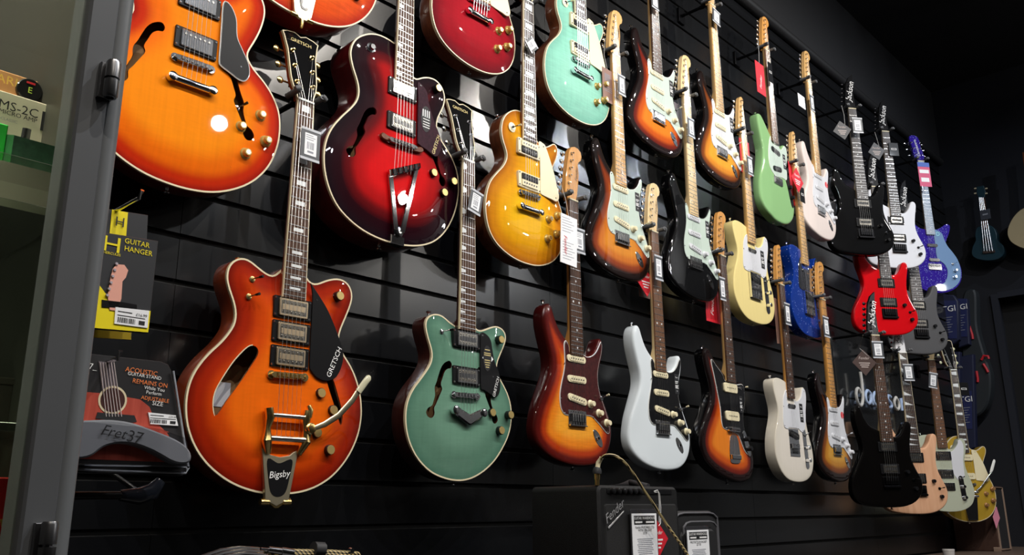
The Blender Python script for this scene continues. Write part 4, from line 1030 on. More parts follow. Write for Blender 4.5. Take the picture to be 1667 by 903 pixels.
# offset with tremolo
JZ = [(-135, 362), (-152, 366), (-162, 380), (-162, 402), (-152, 443), (-136, 483), (-131, 518), (-142, 554), (-169, 592), (-199, 634), (-216, 675), (-216, 715), (-194, 754), (-148, 783), (-89, 804), (-25, 818), (35, 822), (88, 813), (122, 791), (137, 757), (135, 723), (120, 687), (97, 652), (85, 616), (87, 585), (101, 546), (112, 508), (110, 477), (92, 462), (66, 462), (45, 470), (25, 468), (-10, 452), (-40, 437), (-61, 418), (-90, 400), (-112, 380), (-122, 366)]
g = empty('electric_guitar', (2.816, -.16, Z(.915)), 0, 'sunburst offset guitar with black guard and wide cream pickups', 'electric guitar')
guitar_body(g, JZ, T3s, gloss_black, -14, 44, 9, 8)
neck(g, 648, 22, None, rose, maple, 'dot', pearl, heel_y=430)
pegs = headstock(g, 'strat', maple_dark, chrome, ('Fender', 17, 24, -95, R(-83), .25))
guard(g, [(-113, 402), (-121, 411), (-106, 462), (-91, 520), (-80, 567), (-78, 609), (-71, 634), (-50, 642), (-1, 648), (34, 657), (54, 686), (74, 713), (105, 727), (116, 716), (103, 688), (86, 652), (78, 616), (80, 579), (95, 541), (104, 503), (100, 481), (84, 470), (40, 476), (28, 468), (-30, 470), (-50, 446), (-88, 420)], -14, PK, 2.2, ivory, screws=[(-112, 410), (-90, 520), (-75, 600), (98, 500), (90, 560)])
for y in (493, 593): pickup(g, 'soap', y, -4, -12, cover=cream)
b = MB(); b.rbox(-2, 640, 78, 16, -12, -4, 4); 
for i in range(6): b.rod(((i - 2.5) * 10.6 - 6, 640, -2), ((i - 2.5) * 10.6 + 2, 640, -2), 4, n=10)
b.build('bridge', chrome, g)
b = MB(); b.plate(smooth_loop([(-24, 666), (0, 658), (24, 666), (34, 700), (36, 740), (26, 756), (-26, 756), (-36, 740), (-34, 700)], 5), -14, -11.5, .6); b.box(-32, 32, 728, 744, -12, -4, 2); b.build('tremolo', chrome, g)
b = MB(); b.plate(smooth_loop([(70, 640), (84, 646), (104, 690), (112, 722), (98, 728), (78, 700), (66, 664)], 5), -12, -10, .5); b.build('control_plate', chrome, g)
knob(g, 'black', 84, 668, -11); knob(g, 'black', 100, 702, -11); switch(g, 72, 486, -12, chrome, cream)
sticker_on(g, 58, 515, 22, 60, -11.8)
strap_button(g, -142, 364, -35, 0, -1); strap_button(g, -30, 818, -35, 0, 1)
strings(g, 640, pegs, 52, h_b=0, yt=732, ht=-6)

# pastel green short body
MU = [(-116, 342), (-128, 350), (-132, 370), (-128, 408), (-114, 465), (-106, 511), (-122, 579), (-146, 645), (-153, 700), (-147, 745), (-117, 779), (-73, 800), (-32, 811), (35, 810), (90, 792), (130, 757), (147, 713), (148, 681), (134, 632), (110, 595), (98, 558), (104, 525), (119, 475), (124, 440), (112, 422), (95, 424), (76, 442), (52, 450), (20, 440), (-21, 416), (-40, 398), (-60, 378), (-80, 358), (-99, 343)]
g = empty('electric_guitar', (3.350, -.16, Z(1.99)), 0, 'pastel green guitar with two black pickups in the top row', 'electric guitar')
guitar_body(g, MU, surf, surf, -12, 42, 9, 8, contour=(-170, 690, 110, 180, 10))
neck(g, 610, 22, None, rose_light, maple, 'dot', pearl, heel_y=405)
pegs = headstock(g, 'strat', maple_dark, chrome, ('Fender', 17, 24, -95, R(-83), .25))
guard(g, [(-24, 419), (-42, 444), (-59, 493), (-65, 543), (-56, 578), (-30, 597), (-10, 602), (52, 593), (89, 593), (99, 557), (96, 533), (113, 480), (116, 440), (102, 430), (88, 436), (68, 456), (50, 458), (40, 448), (28, 452), (-20, 450)], -12, mint, 2.2, ivory)
pickup(g, 'must', 484, 4, -10, R(8)); pickup(g, 'must', 566, 6, -10, R(-8))
sticker_on(g, 70, 475, 24, 70)
b = MB(); b.rbox(4, 622, 78, 34, -12, -8, 3); 
for i in range(6): b.box((i - 2.5) * 10.6, (i - 2.5) * 10.6 + 8, 608, 632, -8, -3, 1)
b.build('bridge', chrome, g)
b = MB(); b.plate(smooth_loop([(84, 594), (104, 590), (118, 620), (136, 680), (138, 706), (124, 712), (112, 690), (96, 630)], 5), -12, -10, .5); b.build('control_plate', blackp, g)
knob(g, 'black', 106, 624, -11); knob(g, 'black', 122, 668, -11)
strap_button(g, -112, 343, -33, 0, -1); strap_button(g, -30, 811, -33, 0, 1)
strings(g, 612, pegs, 52, h_b=0, yt=625, ht=-5)

# pointed-headstock guitars turned towards the shop
jackson((4.185, -.2, Z(1.985)), 'black guitar with white headstock script, highest of the pointed-headstock guitars', blk)
jackson((4.641, -.2, Z(2.008)), 'glossy white guitar with black pickups in the top row', whitef, board=greyboard)
jackson((4.379, -.2, Z(1.611)), 'bright red guitar with black pickups below the black one', redf)
jackson((4.814, -.2, Z(1.569)), 'satin grey guitar half hidden behind the red one', gun, seven=True)
jackson((4.0956, -0.2151, Z(0.7851)), 'black guitar in the bottom row in front of the natural wood one', solid('black_lacquer_second', (.0018, .0014, .0013)), board=rose, neckm=maple_pale)
jackson((4.478, -.2, Z(.753)), 'natural pale wood guitar with shark-fin inlays', nat, board=ebony, boardinlay='fin', hs_mat=pmat('pale_headstock', (.6, .6, .62), .4))

# sage two-pickup guitar
g = empty('electric_guitar', (5, -0.1698, Z(0.7823)), R(-37), 'sage green guitar with white guard and chrome control plate', 'electric guitar')
ob, loop = guitar_body(g, [(x * .97, y + 12) for x, y in TE_OUT], sagef, sagef, -13, 44, 2, 4)
neck(g, 648, 22, None, rose_light, maple, 'dot', pearl, heel_y=430)
pegs = headstock(g, 'strat', maple_pale, chrome, None)
guard(g, [(34, 486), (47, 491), (68, 480), (94, 450), (100, 430), (116, 430), (127, 456), (123, 494), (113, 535), (111, 594), (108, 624), (78, 638), (62, 630), (46, 600), (44, 535), (36, 512)], -13, wht, 2.2)
for y in (512, 606): pickup(g, 'filter', y, 0, -15, ring=chrome)
b = MB(); b.rbox(4, 672, 80, 40, -13, -8, 3)
for i in range(6): b.box((i - 2.5) * 10.6 - 3, (i - 2.5) * 10.6 + 6, 656, 686, -8, -3, 1)
b.build('bridge', chrome, g)
b = MB(); b.rbox(88, 680, 30, 130, -13, -10.6, 14, R(-4)); b.build('control_plate', chrome, g)
switch(g, 86, 632, -11, chrome, blackp, ang=(2, -8)); knob(g, 'chrome', 90, 672, -11); knob(g, 'chrome', 92, 728, -11)
b = MB(); b.cyl(-86, 446, [(-12, 6), (-6, 5)], 12); b.build('switch', chrome, g)
strap_button(g, -105, 402, -35, 0, -1); strap_button(g, 0, 797, -35, 0, 1)
strings(g, 660, pegs, 52, h_b=0, yt=676, ht=-5)

# purple and blue guitar
g = empty('electric_guitar', (5.194, -.2, Z(1.999)), R(-37), 'purple sparkle guitar with a curved pale blue guard', 'electric guitar')
DN = [(-25, 424), (22, 424), (51, 420), (82, 406), (108, 388), (128, 386), (138, 400), (125, 441), (103, 482), (93, 514), (104, 545), (132, 577), (159, 614), (171, 652), (168, 699), (153, 738), (119, 774), (74, 796), (23, 806), (-26, 806), (-76, 796), (-118, 774), (-150, 738), (-166, 699), (-168, 652), (-157, 614), (-132, 577), (-105, 545), (-98, 514), (-108, 482), (-130, 441), (-144, 395), (-136, 372), (-116, 370), (-90, 395), (-60, 418)]
guitar_body(g, DN, purple, purple, -12, 40, 4, 4)
neck(g, 635, 21, 458, pmat('pale_neck', (.35, .42, .52), .35, coat=.5), maple, 'dot', pearl, heel_y=430)
pegs = headstock(g, 'dane', purple, chrome, ('Danelectro', 26, 0, -95, R(-90), 0), whiteink)
guard(g, [(28, 424), (48, 428), (75, 446), (86, 483), (101, 522), (129, 560), (152, 599), (163, 645), (161, 692), (144, 735), (110, 767), (65, 788), (15, 796), (-17, 786), (-20, 772), (12, 762), (47, 746), (68, 715), (78, 672), (64, 634), (27, 604), (20, 570), (24, 527), (22, 480), (22, 447)], -12, pmat('pale_blue_guard', (.16, .27, .46), .5, coat=.3, spec=.1), 2.4)
pickup(g, 'lip', 522, 2, -12); pickup(g, 'lip', 610, 2, -12)
b = MB(); b.rbox(0, 652, 84, 36, -12, -6, 4); b.rbox(0, 644, 76, 8, -6, -1, 2); b.build('bridge', chrome, g)
for x, y in ((126, 669), (116, 709)):
    knob(g, 'chrome', x, y, -10)
switch(g, 115, 631, -10, chrome); b = MB(); b.text('D', 34, 48, 452, -9); b.build('logo', pmat('teal_ink', (.3, .7, .7), .4), g)
strap_button(g, 128, 388, -32, .6, -.8); strap_button(g, 165, 640, -32, 1, 0)
strings(g, 645, pegs, 52, h_b=0, yt=655, ht=-4)

# ------------------------------------------------------------------ hangers
HANG = [(.994, -.15, .897, 0), (1.496, -.16, .9, 0), (1.277, -.15, 1.508, 0), (.727, -.15, 1.51, 0), (.976, -.15, 1.975, 0), (1.536, -.16, 2.021, 0), (2.0, -.16, 2.018, 0), (1.743, -.16, 1.495, 0),
        (2.442, -.16, 2.004, 0), (2.882, -.16, 2.005, 0), (2.188, -.16, 1.495, 0), (2.633, -.16, 1.503, 0), (1.935, -.16, .904, 0), (2.366, -.16, .905, 0), (3.778, -.16, 1.992, 0), (3.682, -.16, .895, 0),
        (3.286, -.16, .89, 0), (3.062, -.16, 1.486, 0), (3.5825, -0.1414, 1.5069, 0), (2.816, -.16, .915, 0), (3.35, -.16, 1.99, 0), (4.185, -.2, 1.985, -37), (4.641, -.2, 2.008, -37), (4.379, -.2, 1.611, -37), (4.814, -.2, 1.569, -37),
        (4.0956, -0.2151, 0.7851, -37), (4.478, -.2, .753, -37), (5, -0.1698, 0.7823, -37), (5.258, -.2, .752, -37), (5.194, -.2, 1.999, -37)]
HL = ['orange double-cutaway hollow guitar', 'sea green double-cutaway guitar', 'deep red archtop', 'large amber semi-hollow guitar', 'orange archtop at the top edge', 'cherry carved-top guitar', 'sea-foam green flame-top guitar', 'lemon burst guitar',
      'three-tone sunburst guitar in the top row', 'yellow sunburst guitar in the top row', 'sunburst guitar in the middle row', 'black guitar with the maple neck', 'amber flame guitar', 'white guitar with black guard', 'shell pink guitar', 'lowest small sunburst guitar',
      'off-white guitar', 'pale yellow guitar', 'blue sparkle guitar', 'offset sunburst guitar', 'pastel green guitar', 'topmost black pointed guitar', 'glossy white guitar', 'bright red guitar', 'satin grey guitar',
      'bottom-row black guitar', 'natural wood guitar', 'sage green guitar', 'gold-topped guitar', 'purple sparkle guitar']
for (x, y, z, a), l in zip(HANG, HL):
    hanger((x, y, Z(z)), R(a), label='black wall hanger gripping the neck of the ' + l)

# ------------------------------------------------------------------ tags hung on the guitars
def at_builder(p, rz=0):
    b = MB(); b.M = None; return b
def price_tag(px, py, Y, label, w=50, h=76, rz=0, style='frame', rot=0, dx=0):
    p = at(px, py, Y); t = empty('price_tag', p, rz, label, 'price tag', 'price tags on the guitars')
    def rp(pts): c, s = math.cos(rot), math.sin(rot); return [(x * c - y * s, x * s + y * c) for x, y in pts]
    q = lambda x0, x1, y0, y1: rp([(x0, y0), (x1, y0), (x1, y1), (x0, y1)])
    W2, H2 = w / 2, h / 2
    sleeve = pmat('grey_tag_sleeve', (.07, .075, .085), .35, coat=.4)
    if style == 'frame':
        b = MB(); b.plate(q(-W2, W2, -H2, H2), -1, 1.2, .4); b.build('sleeve', sleeve, t)
        for e0 in (-H2, H2 - 6):
            b = MB(); b.plate(q(-W2, W2, e0, e0 + 6), 1.2, 2, .1); b.build('sleeve_edge', pmat('clear_edge', (.5, .52, .56), .3), t)
        pw, ph = W2 * .62, H2 * .68
        b = MB(); b.plate(q(-pw, pw, -ph, ph), 1.2, 2.2, .1, 0)
        r = random.Random(px)
        for k in range(3): b.plate(q(-pw * .8, pw * r.uniform(.3, .8), -ph * .85 + k * 5, -ph * .85 + k * 5 + 1.6), 2.2, 2.4, .02, 1)
        x = -pw * .6
        while x < pw * .55:
            ww = r.choice((.8, 1.2, 2)); b.plate(q(x, x + ww, -ph * .2, ph * .45), 2.2, 2.4, .02, 1); x += ww + r.choice((1, 1.6))
        b.plate(q(-pw * .5, pw * .5, ph * .6, ph * .78), 2.2, 2.4, .02, 1)
        b.build('label_paper', [paper, inkg], t)
    elif style == 'black':
        b = MB(); b.plate(q(-W2, W2, -H2, H2), -1, 1.2, .4); b.build('sleeve', blackp, t)
        b = MB(); b.plate(q(-W2 * .55, W2 * .55, -6, 4), 1.2, 1.6, .1, 0); b.plate(q(-W2 * .45, W2 * .45, -4, 2), 1.6, 1.8, .1, 1); b.build('tag_logo', [whiteink, ink], t)
    return t
def card(px, py, Y, w, h, label, mat, rz=0, rot=0, marks='script', name='hang_tag', string_to=None, cat='hang tag'):
    p = at(px, py, Y); t = empty(name, p, rz, label, cat, 'maker tags hung on the guitars')
    c, s = math.cos(rot), math.sin(rot)
    rp = lambda pts: [(x * c - y * s, x * s + y * c) for x, y in pts]
    q = lambda x0, x1, y0, y1: rp([(x0, y0), (x1, y0), (x1, y1), (x0, y1)])
    b = MB(); b.plate(q(-w / 2, w / 2, -h / 2, h / 2), -1, .8, .2); b.build('card', mat, t)
    b = MB()
    if marks == 'script': b.text('Fender', w * .30, 0, h * .1, 1.2, R(-80), 0, .25); b.build('tag_script', whiteink, t)
    elif marks == 'diamond':
        b.text('Fender', w * .22, 0, -h * .24, 1.2, 0, 0, .25)
        for k in range(3): b.box(-w * .32 + k * 5, w * .32 - k * 5, k * 9, k * 9 + 4, .8, 1.1, .05)
        b.build('tag_script', whiteink if mat is redcard else pmat('pale_print', (.45, .38, .36), .6), t)
    elif marks == 'spec':
        for k in range(16):
            if k in (6, 7, 8): continue
            b.box(-w * .4, w * (.1 + .3 * ((k * 7) % 5) / 5), -h * .44 + k * h * .055, -h * .44 + k * h * .055 + 1.4, .8, 1.1, .05, 0)
        b.text('Fender', 20, -w * .22, h * .12, 1.2, R(90), 1, .25)
        b.build('tag_print', [inkg, redink], t)
    elif marks == 'barcode':
        for k in range(10): b.box(-w * .3 + k * 3, -w * .3 + k * 3 + 1.5, -h * .35, -h * .12, .8, 1.1, .05)
        for k in range(3): b.box(-w * .35, w * .3, h * .05 + k * 7, h * .05 + k * 7 + 2, .8, 1.1, .05)
        b.build('tag_print', inkg, t)
    if string_to:
        e = at(*string_to); v = e - p; cc, ss = math.cos(-rz), math.sin(-rz)
        lx, ly = v.x * cc - v.y * ss, v.x * ss + v.y * cc
        b = MB(); a0 = (rp([(0, -h / 2 + 4)])[0]); b.tube([(a0[0], a0[1], 0), ((a0[0] + lx * 1000) / 2 - 3, (a0[1] - v.z * 1000) / 2, 3), (lx * 1000, -v.z * 1000, -ly * 1000)], .8, 5); b.build('tag_string', pmat('tag_cord', (.6, .6, .6), .6), t)
    return t
F37 = R(-37)
price_tag(505, 236, -.168, 'grey-framed price tag high on the neck of the big orange hollow guitar', 50, 76)
price_tag(774, 329, -.178, 'price tag tilted on the neck of the sea green guitar', 46, 66, rot=R(12))
price_tag(865, 73, -.178, 'diamond-turned price tag on the lemon burst guitar neck', 42, 42, rot=R(45))
price_tag(943, 392, -.176, 'price tag on the amber flame guitar, half behind the long white spec card', 52, 78)
price_tag(1012, 139, -.178, 'price tag on the maple neck of the middle-row mint-guard sunburst guitar', 40, 76)
price_tag(1066, 2, -.178, 'price tag at the top edge on the rosewood neck in the top row', 46, 66)
price_tag(1125, 208, -.178, 'price tag on the neck of the black guitar with white guard', 44, 78)
price_tag(1166, 28, -.178, 'price tag on the maple neck near the top edge', 60, 66, rot=R(6))
price_tag(1072, 436, -.178, 'price tag on the neck of the white guitar with black guard', 46, 86)
price_tag(1221, 270, -.178, 'price tag on the neck of the pale yellow guitar beside the red card', 44, 82)
price_tag(1176, 470, -.178, 'price tag on the neck of the offset sunburst guitar', 40, 88)
price_tag(1282, 511, -.178, 'price tag on the neck of the off-white guitar', 48, 92)
price_tag(1345, 532, -.178, 'price tag on the amber maple neck beside the blue sparkle guitar', 58, 92)
price_tag(1322, 168, -.178, 'price tag on the neck of the shell pink guitar', 42, 84)
price_tag(1254, 118, -.178, 'black tag on the neck of the pastel green guitar', 40, 96, style='black')
price_tag(1306, 317, -.162, 'black tag on the maple neck below the red diamond card', 44, 72, style='black')
price_tag(1396, 204, -.222, 'price tag on the neck of the topmost black pointed guitar', 56, 84, F37)
price_tag(1455, 243, -.222, 'square black tag on the neck of the glossy white guitar', 56, 76, F37, 'black')
price_tag(1429, 569, -.24, 'price tag on the neck of the bottom-row black guitar', 56, 80, F37)
price_tag(1479, 606, -.222, 'price tag on the neck of the natural wood guitar', 56, 84, F37)
price_tag(1519, 619, -.195, 'price tag leaning on the neck of the sage green guitar', 50, 84, F37, rot=R(10))
price_tag(1569, 633, -.222, 'square black tag on the neck of the gold-topped guitar', 60, 74, F37, 'black')
card(926, 391, -.186, 74, 150, 'long white spec card with red script hanging by the lemon burst guitar', paper, marks='spec', rot=R(3), string_to=(912, 296, -.18))
card(990, 140, -.15, 62, 122, 'dusty pink card hung behind the middle-row sunburst headstock', browncard, marks='barcode', string_to=(985, 62, -.17))
card(1107, 200, -.12, 70, 150, 'grey card hanging behind the black guitar neck', pmat('grey_card', (.22, .2, .22), .6), marks='barcode', string_to=(1106, 112, -.16))
card(1213, 256, -.15, 80, 150, 'crimson card hanging left of the pale yellow guitar neck', redcard, marks='script')
card(1238, 128, -.17, 78, 150, 'red card on a long cord left of the pastel green guitar neck', redcard, marks='script', string_to=(1234, 66, -.17))
card(1305, 165, -.16, 70, 64, 'blank white card beside the shell pink guitar neck', paper, marks='none')
card(1159, 488, -.12, 96, 170, 'red card with white script left of the offset sunburst guitar neck', redcard, marks='script')
card(1291, 300, -.12, 60, 210, 'tall crimson card behind the blue sparkle guitar neck', redcard, marks='none')
card(1298, 293, -.165, 84, 84, 'red diamond card on the blue sparkle guitar neck', redcard, marks='diamond', rot=0 and 1 or R(45))
card(1051, 458, -.14, 72, 72, 'red diamond card beside the white guitar neck', redcard, marks='diamond', rot=R(40))
card(1049, 472, -.11, 62, 52, 'dusty pink card peeping out below the red diamond', browncard, marks='none')
card(1265, 522, -.13, 30, 190, 'narrow brown card beside the off-white guitar neck', browncard, marks='none')
card(1407, 590, -.22, 84, 84, 'brown diamond tag with pale lines beside the bottom-row black guitar', pmat('dark_brown_card', (.06, .035, .03), .5), F37, R(45), 'diamond', string_to=(1405, 545, -.27))
card(1371, 212, -.20, 72, 72, 'dark diamond tag beside the topmost black pointed guitar', pmat('charcoal_card', (.03, .03, .033), .5), F37, R(35), 'diamond', string_to=(1370, 172, -.2))
card(1427, 246, -.20, 72, 72, 'dark diamond tag beside the glossy white guitar neck', MATS['charcoal_card'], F37, R(35), 'diamond', string_to=(1424, 215, -.2))
t = card(1505, 284, -.225, 76, 150, 'pink and blue card on the neck of the purple sparkle guitar', pmat('pink_card', (.62, .06, .16), .5), F37, 0, 'none')
b = MB(); b.box(-38, 38, -75, -48, .8, 1.6, .1, 0); b.box(-30, 30, -30, -8, .8, 1.3, .1, 1); b.box(-26, 26, 20, 46, .8, 1.3, .1, 1); b.build('tag_print', [pmat('blue_print', (.03, .10, .45), .5), whiteink], t)

# ------------------------------------------------------------------ neon-style sign on a gloss board
bd = empty('sign_board', at(1358, 560, -.01), 0, 'glossy black sign board on the slatwall behind the bottom-row black guitar', 'sign board')
p0, p1 = at(1356, 548, -.02), at(1486, 712, -.02)
w_, h_ = (p1.x - p0.x) * 1000, (at(1400, 560, -.02).z - at(1400, 712, -.02).z) * 1000
bd.location = (p0.x, -.004, at(1400, 560, -.02).z)
b = MB(); b.rbox(w_ / 2, h_ / 2, w_, h_, -2, 8, 12); b.build('board', pmat('gloss_board', (.012, .014, .016), .18, coat=.8), bd)
sg = empty('jackson_sign', (0, 0, 0)); sg.name = 'script_sign'
STK = { # tube strokes in letter units
 'J': [[(.9, -1.9), (.95, -1.0), (.85, .2), (.5, .8), (.1, .75), (-.1, .2), (0, -.3), (.3, -.5), (.6, -.2)]],
 'a': [[(.8, -.35), (.4, -.5), (.05, -.1), (.1, .4), (.45, .55), (.8, .2), (.85, -.4), (.85, .3), (1.0, .55)]],
 'c': [[(.8, -.3), (.45, -.5), (.1, -.1), (.12, .35), (.45, .55), (.85, .35)]],
 'k': [[(.1, -1.3), (.12, .55)], [(.75, -.45), (.15, .1), (.45, .15), (.85, .55)]],
 's': [[(.7, -.4), (.35, -.5), (.15, -.2), (.6, .1), (.6, .45), (.1, .5)]],
 'o': [[(.45, -.5), (.1, -.15), (.1, .3), (.45, .55), (.8, .3), (.8, -.15), (.45, -.5)]],
 'n': [[(.1, -.5), (.12, .55)], [(.12, -.1), (.5, -.5), (.8, -.2), (.82, .4), (1.0, .55)]]}
s0, s1 = at(1392, 640, -.04), at(1474, 662, -.04)
sg.location = (s0.x, -.04, s0.z - .005)
tag(sg, 'script sign of pale blue and white tubes on the glossy board', 'sign')
u_ = (s1.x - s0.x) * 1000 / 8.1; uy = 62
tubeA = pmat('blue_white_tube', (.42, .55, .80), .3, coat=.5); tubeB = pmat('grey_white_tube', (.62, .62, .60), .3, coat=.5)
x = 0
for i, ch in enumerate('Jackson'):
    b = MB()
    for st in STK[ch]:
        dense = smooth_loop(st, .12) if ch == 'o' else None
        pts = [(x + px_ * u_ , py_ * uy, 8) for px_, py_ in st]
        # round the stroke
        fine = []
        for k in range(len(pts) - 1):
            p_, q_, r_, s_ = (Vector(pts[max(0, k - 1)]), Vector(pts[k]), Vector(pts[k + 1]), Vector(pts[min(len(pts) - 1, k + 2)]))
            for m in range(4):
                t_ = m / 4; fine.append(tuple(.5 * ((2 * q_) + (r_ - p_) * t_ + (2 * p_ - 5 * q_ + 4 * r_ - s_) * t_ * t_ + (3 * q_ - p_ - 3 * r_ + s_) * t_ ** 3)))
        fine.append(pts[-1]); b.tube(fine, 7.5, 8)
    b.build('letter', tubeB if i in (0, 5) else tubeA, sg); x += u_ * (1.15 if ch != 'J' else 1.25)
b = MB()
for xx in (.1, .4, .6, .9): b.rod((x * xx, 10, 0), (x * xx, 10, -30), 4, n=8)
b.rod((x * .05, 10, -6), (x * .95, 10, -6), 4, n=8); b.build('sign_mount', blackm, sg)

# ------------------------------------------------------------------ helpers for flat-faced goods facing the room (plane Y) or facing left (plane X)
def yplate(name, pts, Y, th, mat, parent=None, bev=.8, org=None, lift=0):
    """outline seen at the pixels pts on plane Y, th metres thick towards the wall"""
    b = MB(); q = [at(px, py, Y) for px, py in pts]; o = org or Vector((0, 0, 0))
    b.plate([((v.x - o.x) * 1000, -(v.z - o.z) * 1000) for v in q], -(Y - o.y) * 1000 - th * 1000, -(Y - o.y) * 1000 + lift, bev)
    return b.build(name, mat, parent)
def ytext(name, s, size, px, py, Y, mat, parent, org, rot=0, shear=0, sx=1, lift=1.0):
    v = at(px, py, Y) - org; b = MB(); b.text(s, size, v.x * 1000, -v.z * 1000, -v.y * 1000 + lift, rot, 0, shear, sx); return b.build(name, mat, parent)

# ------------------------------------------------------------------ glass display cabinet at the left
CY = -1.0
cabm = pmat('cabinet_grey_paint', (.095, .10, .108), .5, coat=0, noise=.06, nscale=30)
cab = empty('display_cabinet', (.43, CY, 0), 0, 'grey steel display cabinet with glass door at the left edge', 'display cabinet')
xr = at(167, 451, CY).x; xl = at(88, 451, CY).x
def cbox(name, x0, x1, y0, y1, z0, z1, mat, bev=.001): 
    b = MB(); b.box((x0 - .43) * 1000, (x1 - .43) * 1000, -z1 * 1000, -z0 * 1000, -(y1 - CY) * 1000, -(y0 - CY) * 1000, bev * 1000); return b.build(name, mat, cab)
cbox('post', xl, xr - .012, CY, CY + .04, 0, 2.6, cabm, .002)
b = MB(); b.tube([((xr - .008 - .43) * 1000, -2600, -8), ((xr - .008 - .43) * 1000, 0, -8)], 9, 16); b.build('door_edge', pmat('cabinet_edge', (.15, .16, .17), .4), cab)
cbox('back_panel', -.75, xr - .01, -.50, -.49, 0, 2.6, pmat('cabinet_back', (.008, .007, .0055), .6), 0)
cbox('side_panel', xr - .012, xr - .004, CY + .04, -.49, 0, 2.6, pmat('cabinet_side_panel', (.05, .048, .042), .4), 0)
cbox('top_panel', -.75, xr, CY, -.49, 2.6, 2.64, cabm)
cbox('left_post', -.78, -.72, CY, CY + .04, 0, 2.6, cabm)
gl = bpy.data.materials.new('cabinet_glass'); gl.use_nodes = True; nt = gl.node_tree; nt.nodes.remove(nt.nodes['Principled BSDF'])
tr_ = nt.nodes.new('ShaderNodeBsdfTransparent'); tr_.inputs[0].default_value = (.86, .90, .86, 1); gs = nt.nodes.new('ShaderNodeBsdfGlossy'); gs.inputs['Roughness'].default_value = 0.01
fr = nt.nodes.new('ShaderNodeFresnel'); fr.inputs[0].default_value = 1.5; mx = nt.nodes.new('ShaderNodeMixShader')
nt.links.new(fr.outputs[0], mx.inputs[0]); nt.links.new(tr_.outputs[0], mx.inputs[1]); nt.links.new(gs.outputs[0], mx.inputs[2]); nt.links.new(mx.outputs[0], nt.nodes['Material Output'].inputs[0])
cbox('glass_pane', -.72, xl + .004, CY + .012, CY + .016, .05, 2.58, gl, 0)
for (hx, hy, L_) in ((184, 128, .034), (79, 888, .034)):
    p = at(hx, hy, CY - .012); b = MB()
    X_ = (p.x - .43) * 1000; Z_ = -p.z * 1000
    b.tube([(X_, Z_ - 17, 10), (X_, Z_ - 15, 10), (X_, Z_ - 1, 10)], [5, 6, 6], 14); b.tube([(X_, Z_ + 1, 10), (X_, Z_ + 15, 10), (X_, Z_ + 17, 10)], [6, 6, 5], 14)
    b.rod((X_, Z_ - 17, 10), (X_, Z_ + 17, 10), 3.5); b.box(X_ - 8, X_ + 4, Z_ - 16, Z_ + 16, -2, 5, .5); b.build('hinge', pmat('hinge_steel', (.25, .25, .26), .3, 1), cab)
def shelf(py, name='glass_shelf', mat=None, y0=CY + .05, th=.007):
    z = at(60, py, y0).z; cbox(name, -.72, xr - .015, y0, -.5, z - th, z, mat or gl, .0005); return z
z1 = shelf(262); z2 = shelf(334); z3 = shelf(690); z4 = at(30, 905, CY + .05).z - .02
cbox('lower_shelf', -.72, xr - .015, CY + .05, -.5, z4 - .007, z4, gl)
def goods_box(name, px0, px1, pyt, Y, depth, zb, mat, label, cat='box', zt=None):
    x0 = at(px0, pyt, Y).x; x1 = at(px1, pyt, Y).x; zt = zt or at((px0 + px1) / 2, pyt, Y).z
    t = empty(name, (x1, Y, zb), 0, label, cat); b = MB(); b.box((x0 - x1) * 1000, 0, -(zt - zb) * 1000, 0, -depth * 1000, 0, 1); b.build('carton', mat, t); return t, x0, x1, zt
cardm = pmat('cream_carton', (.66, .60, .47), .6)
t, x0, x1, zt = goods_box('amplifier_box', -70, 120, 172, -.84, .16, z1, cardm, 'cream cardboard box for a micro amplifier on the glass shelf', zt=at(120, 183, -.84).z)
o = t.location.copy()
ytext('printing', 'MS-2C', 13, 30, 178, -.84, ink, t, o, 0); ytext('printing', 'MICRO AMP', 6.3, 29, 189, -.84, ink, t, o); ytext('printing', 'CLASSIC', 4, 14, 196, -.84, inkg, t, o)
b = MB(); v = at(88, 204, -.84) - o; b.box(v.x * 1000 - 12, v.x * 1000 + 10, -v.z * 1000 - 11, -v.z * 1000 + 9, 0, .6, .05, 0); b.text('Marshall', 5.5, v.x * 1000, -v.z * 1000, .9, 0, 1, .2); b.build('logo_patch', [ink, whiteink], t)
t, a_, c_, zq = goods_box('strap_box', -60, 64, 120, -.82, .05, zt, pmat('tan_carton', (.60, .30, .12), .5), 'orange printed box lying on top of the cream carton', zt=at(60, 132, -.82).z)
ytext('printing', 'ARK', 13, 16, 133, -.82, pmat('yellow_print', (.85, .55, .1), .5), t, t.location.copy())
b = MB(); v = at(49, 146, -.825) - t.location; b.cyl(v.x * 1000, -v.z * 1000, [(-3, 12), (4, 12), (5, 11)], 26, 0); b.text('E', 9, v.x * 1000, -v.z * 1000 + 1, 5.4, 0, 1); b.box(v.x * 1000 - 4, v.x * 1000 + 4, -v.z * 1000 - 8, -v.z * 1000 - 6, 5, 5.4, .05, 2); b.build('tuner_badge', [blackp, pmat('yellow_green_print', (.6, .8, .1), .5), redink], t)
t, a_, c_, zq = goods_box('green_box', -30, 15, 200, -.91, .06, z1, pmat('bright_green', (.03, .62, .06), .4), 'bright green pedal box at the left edge', zt=at(12, 203, -.91).z)
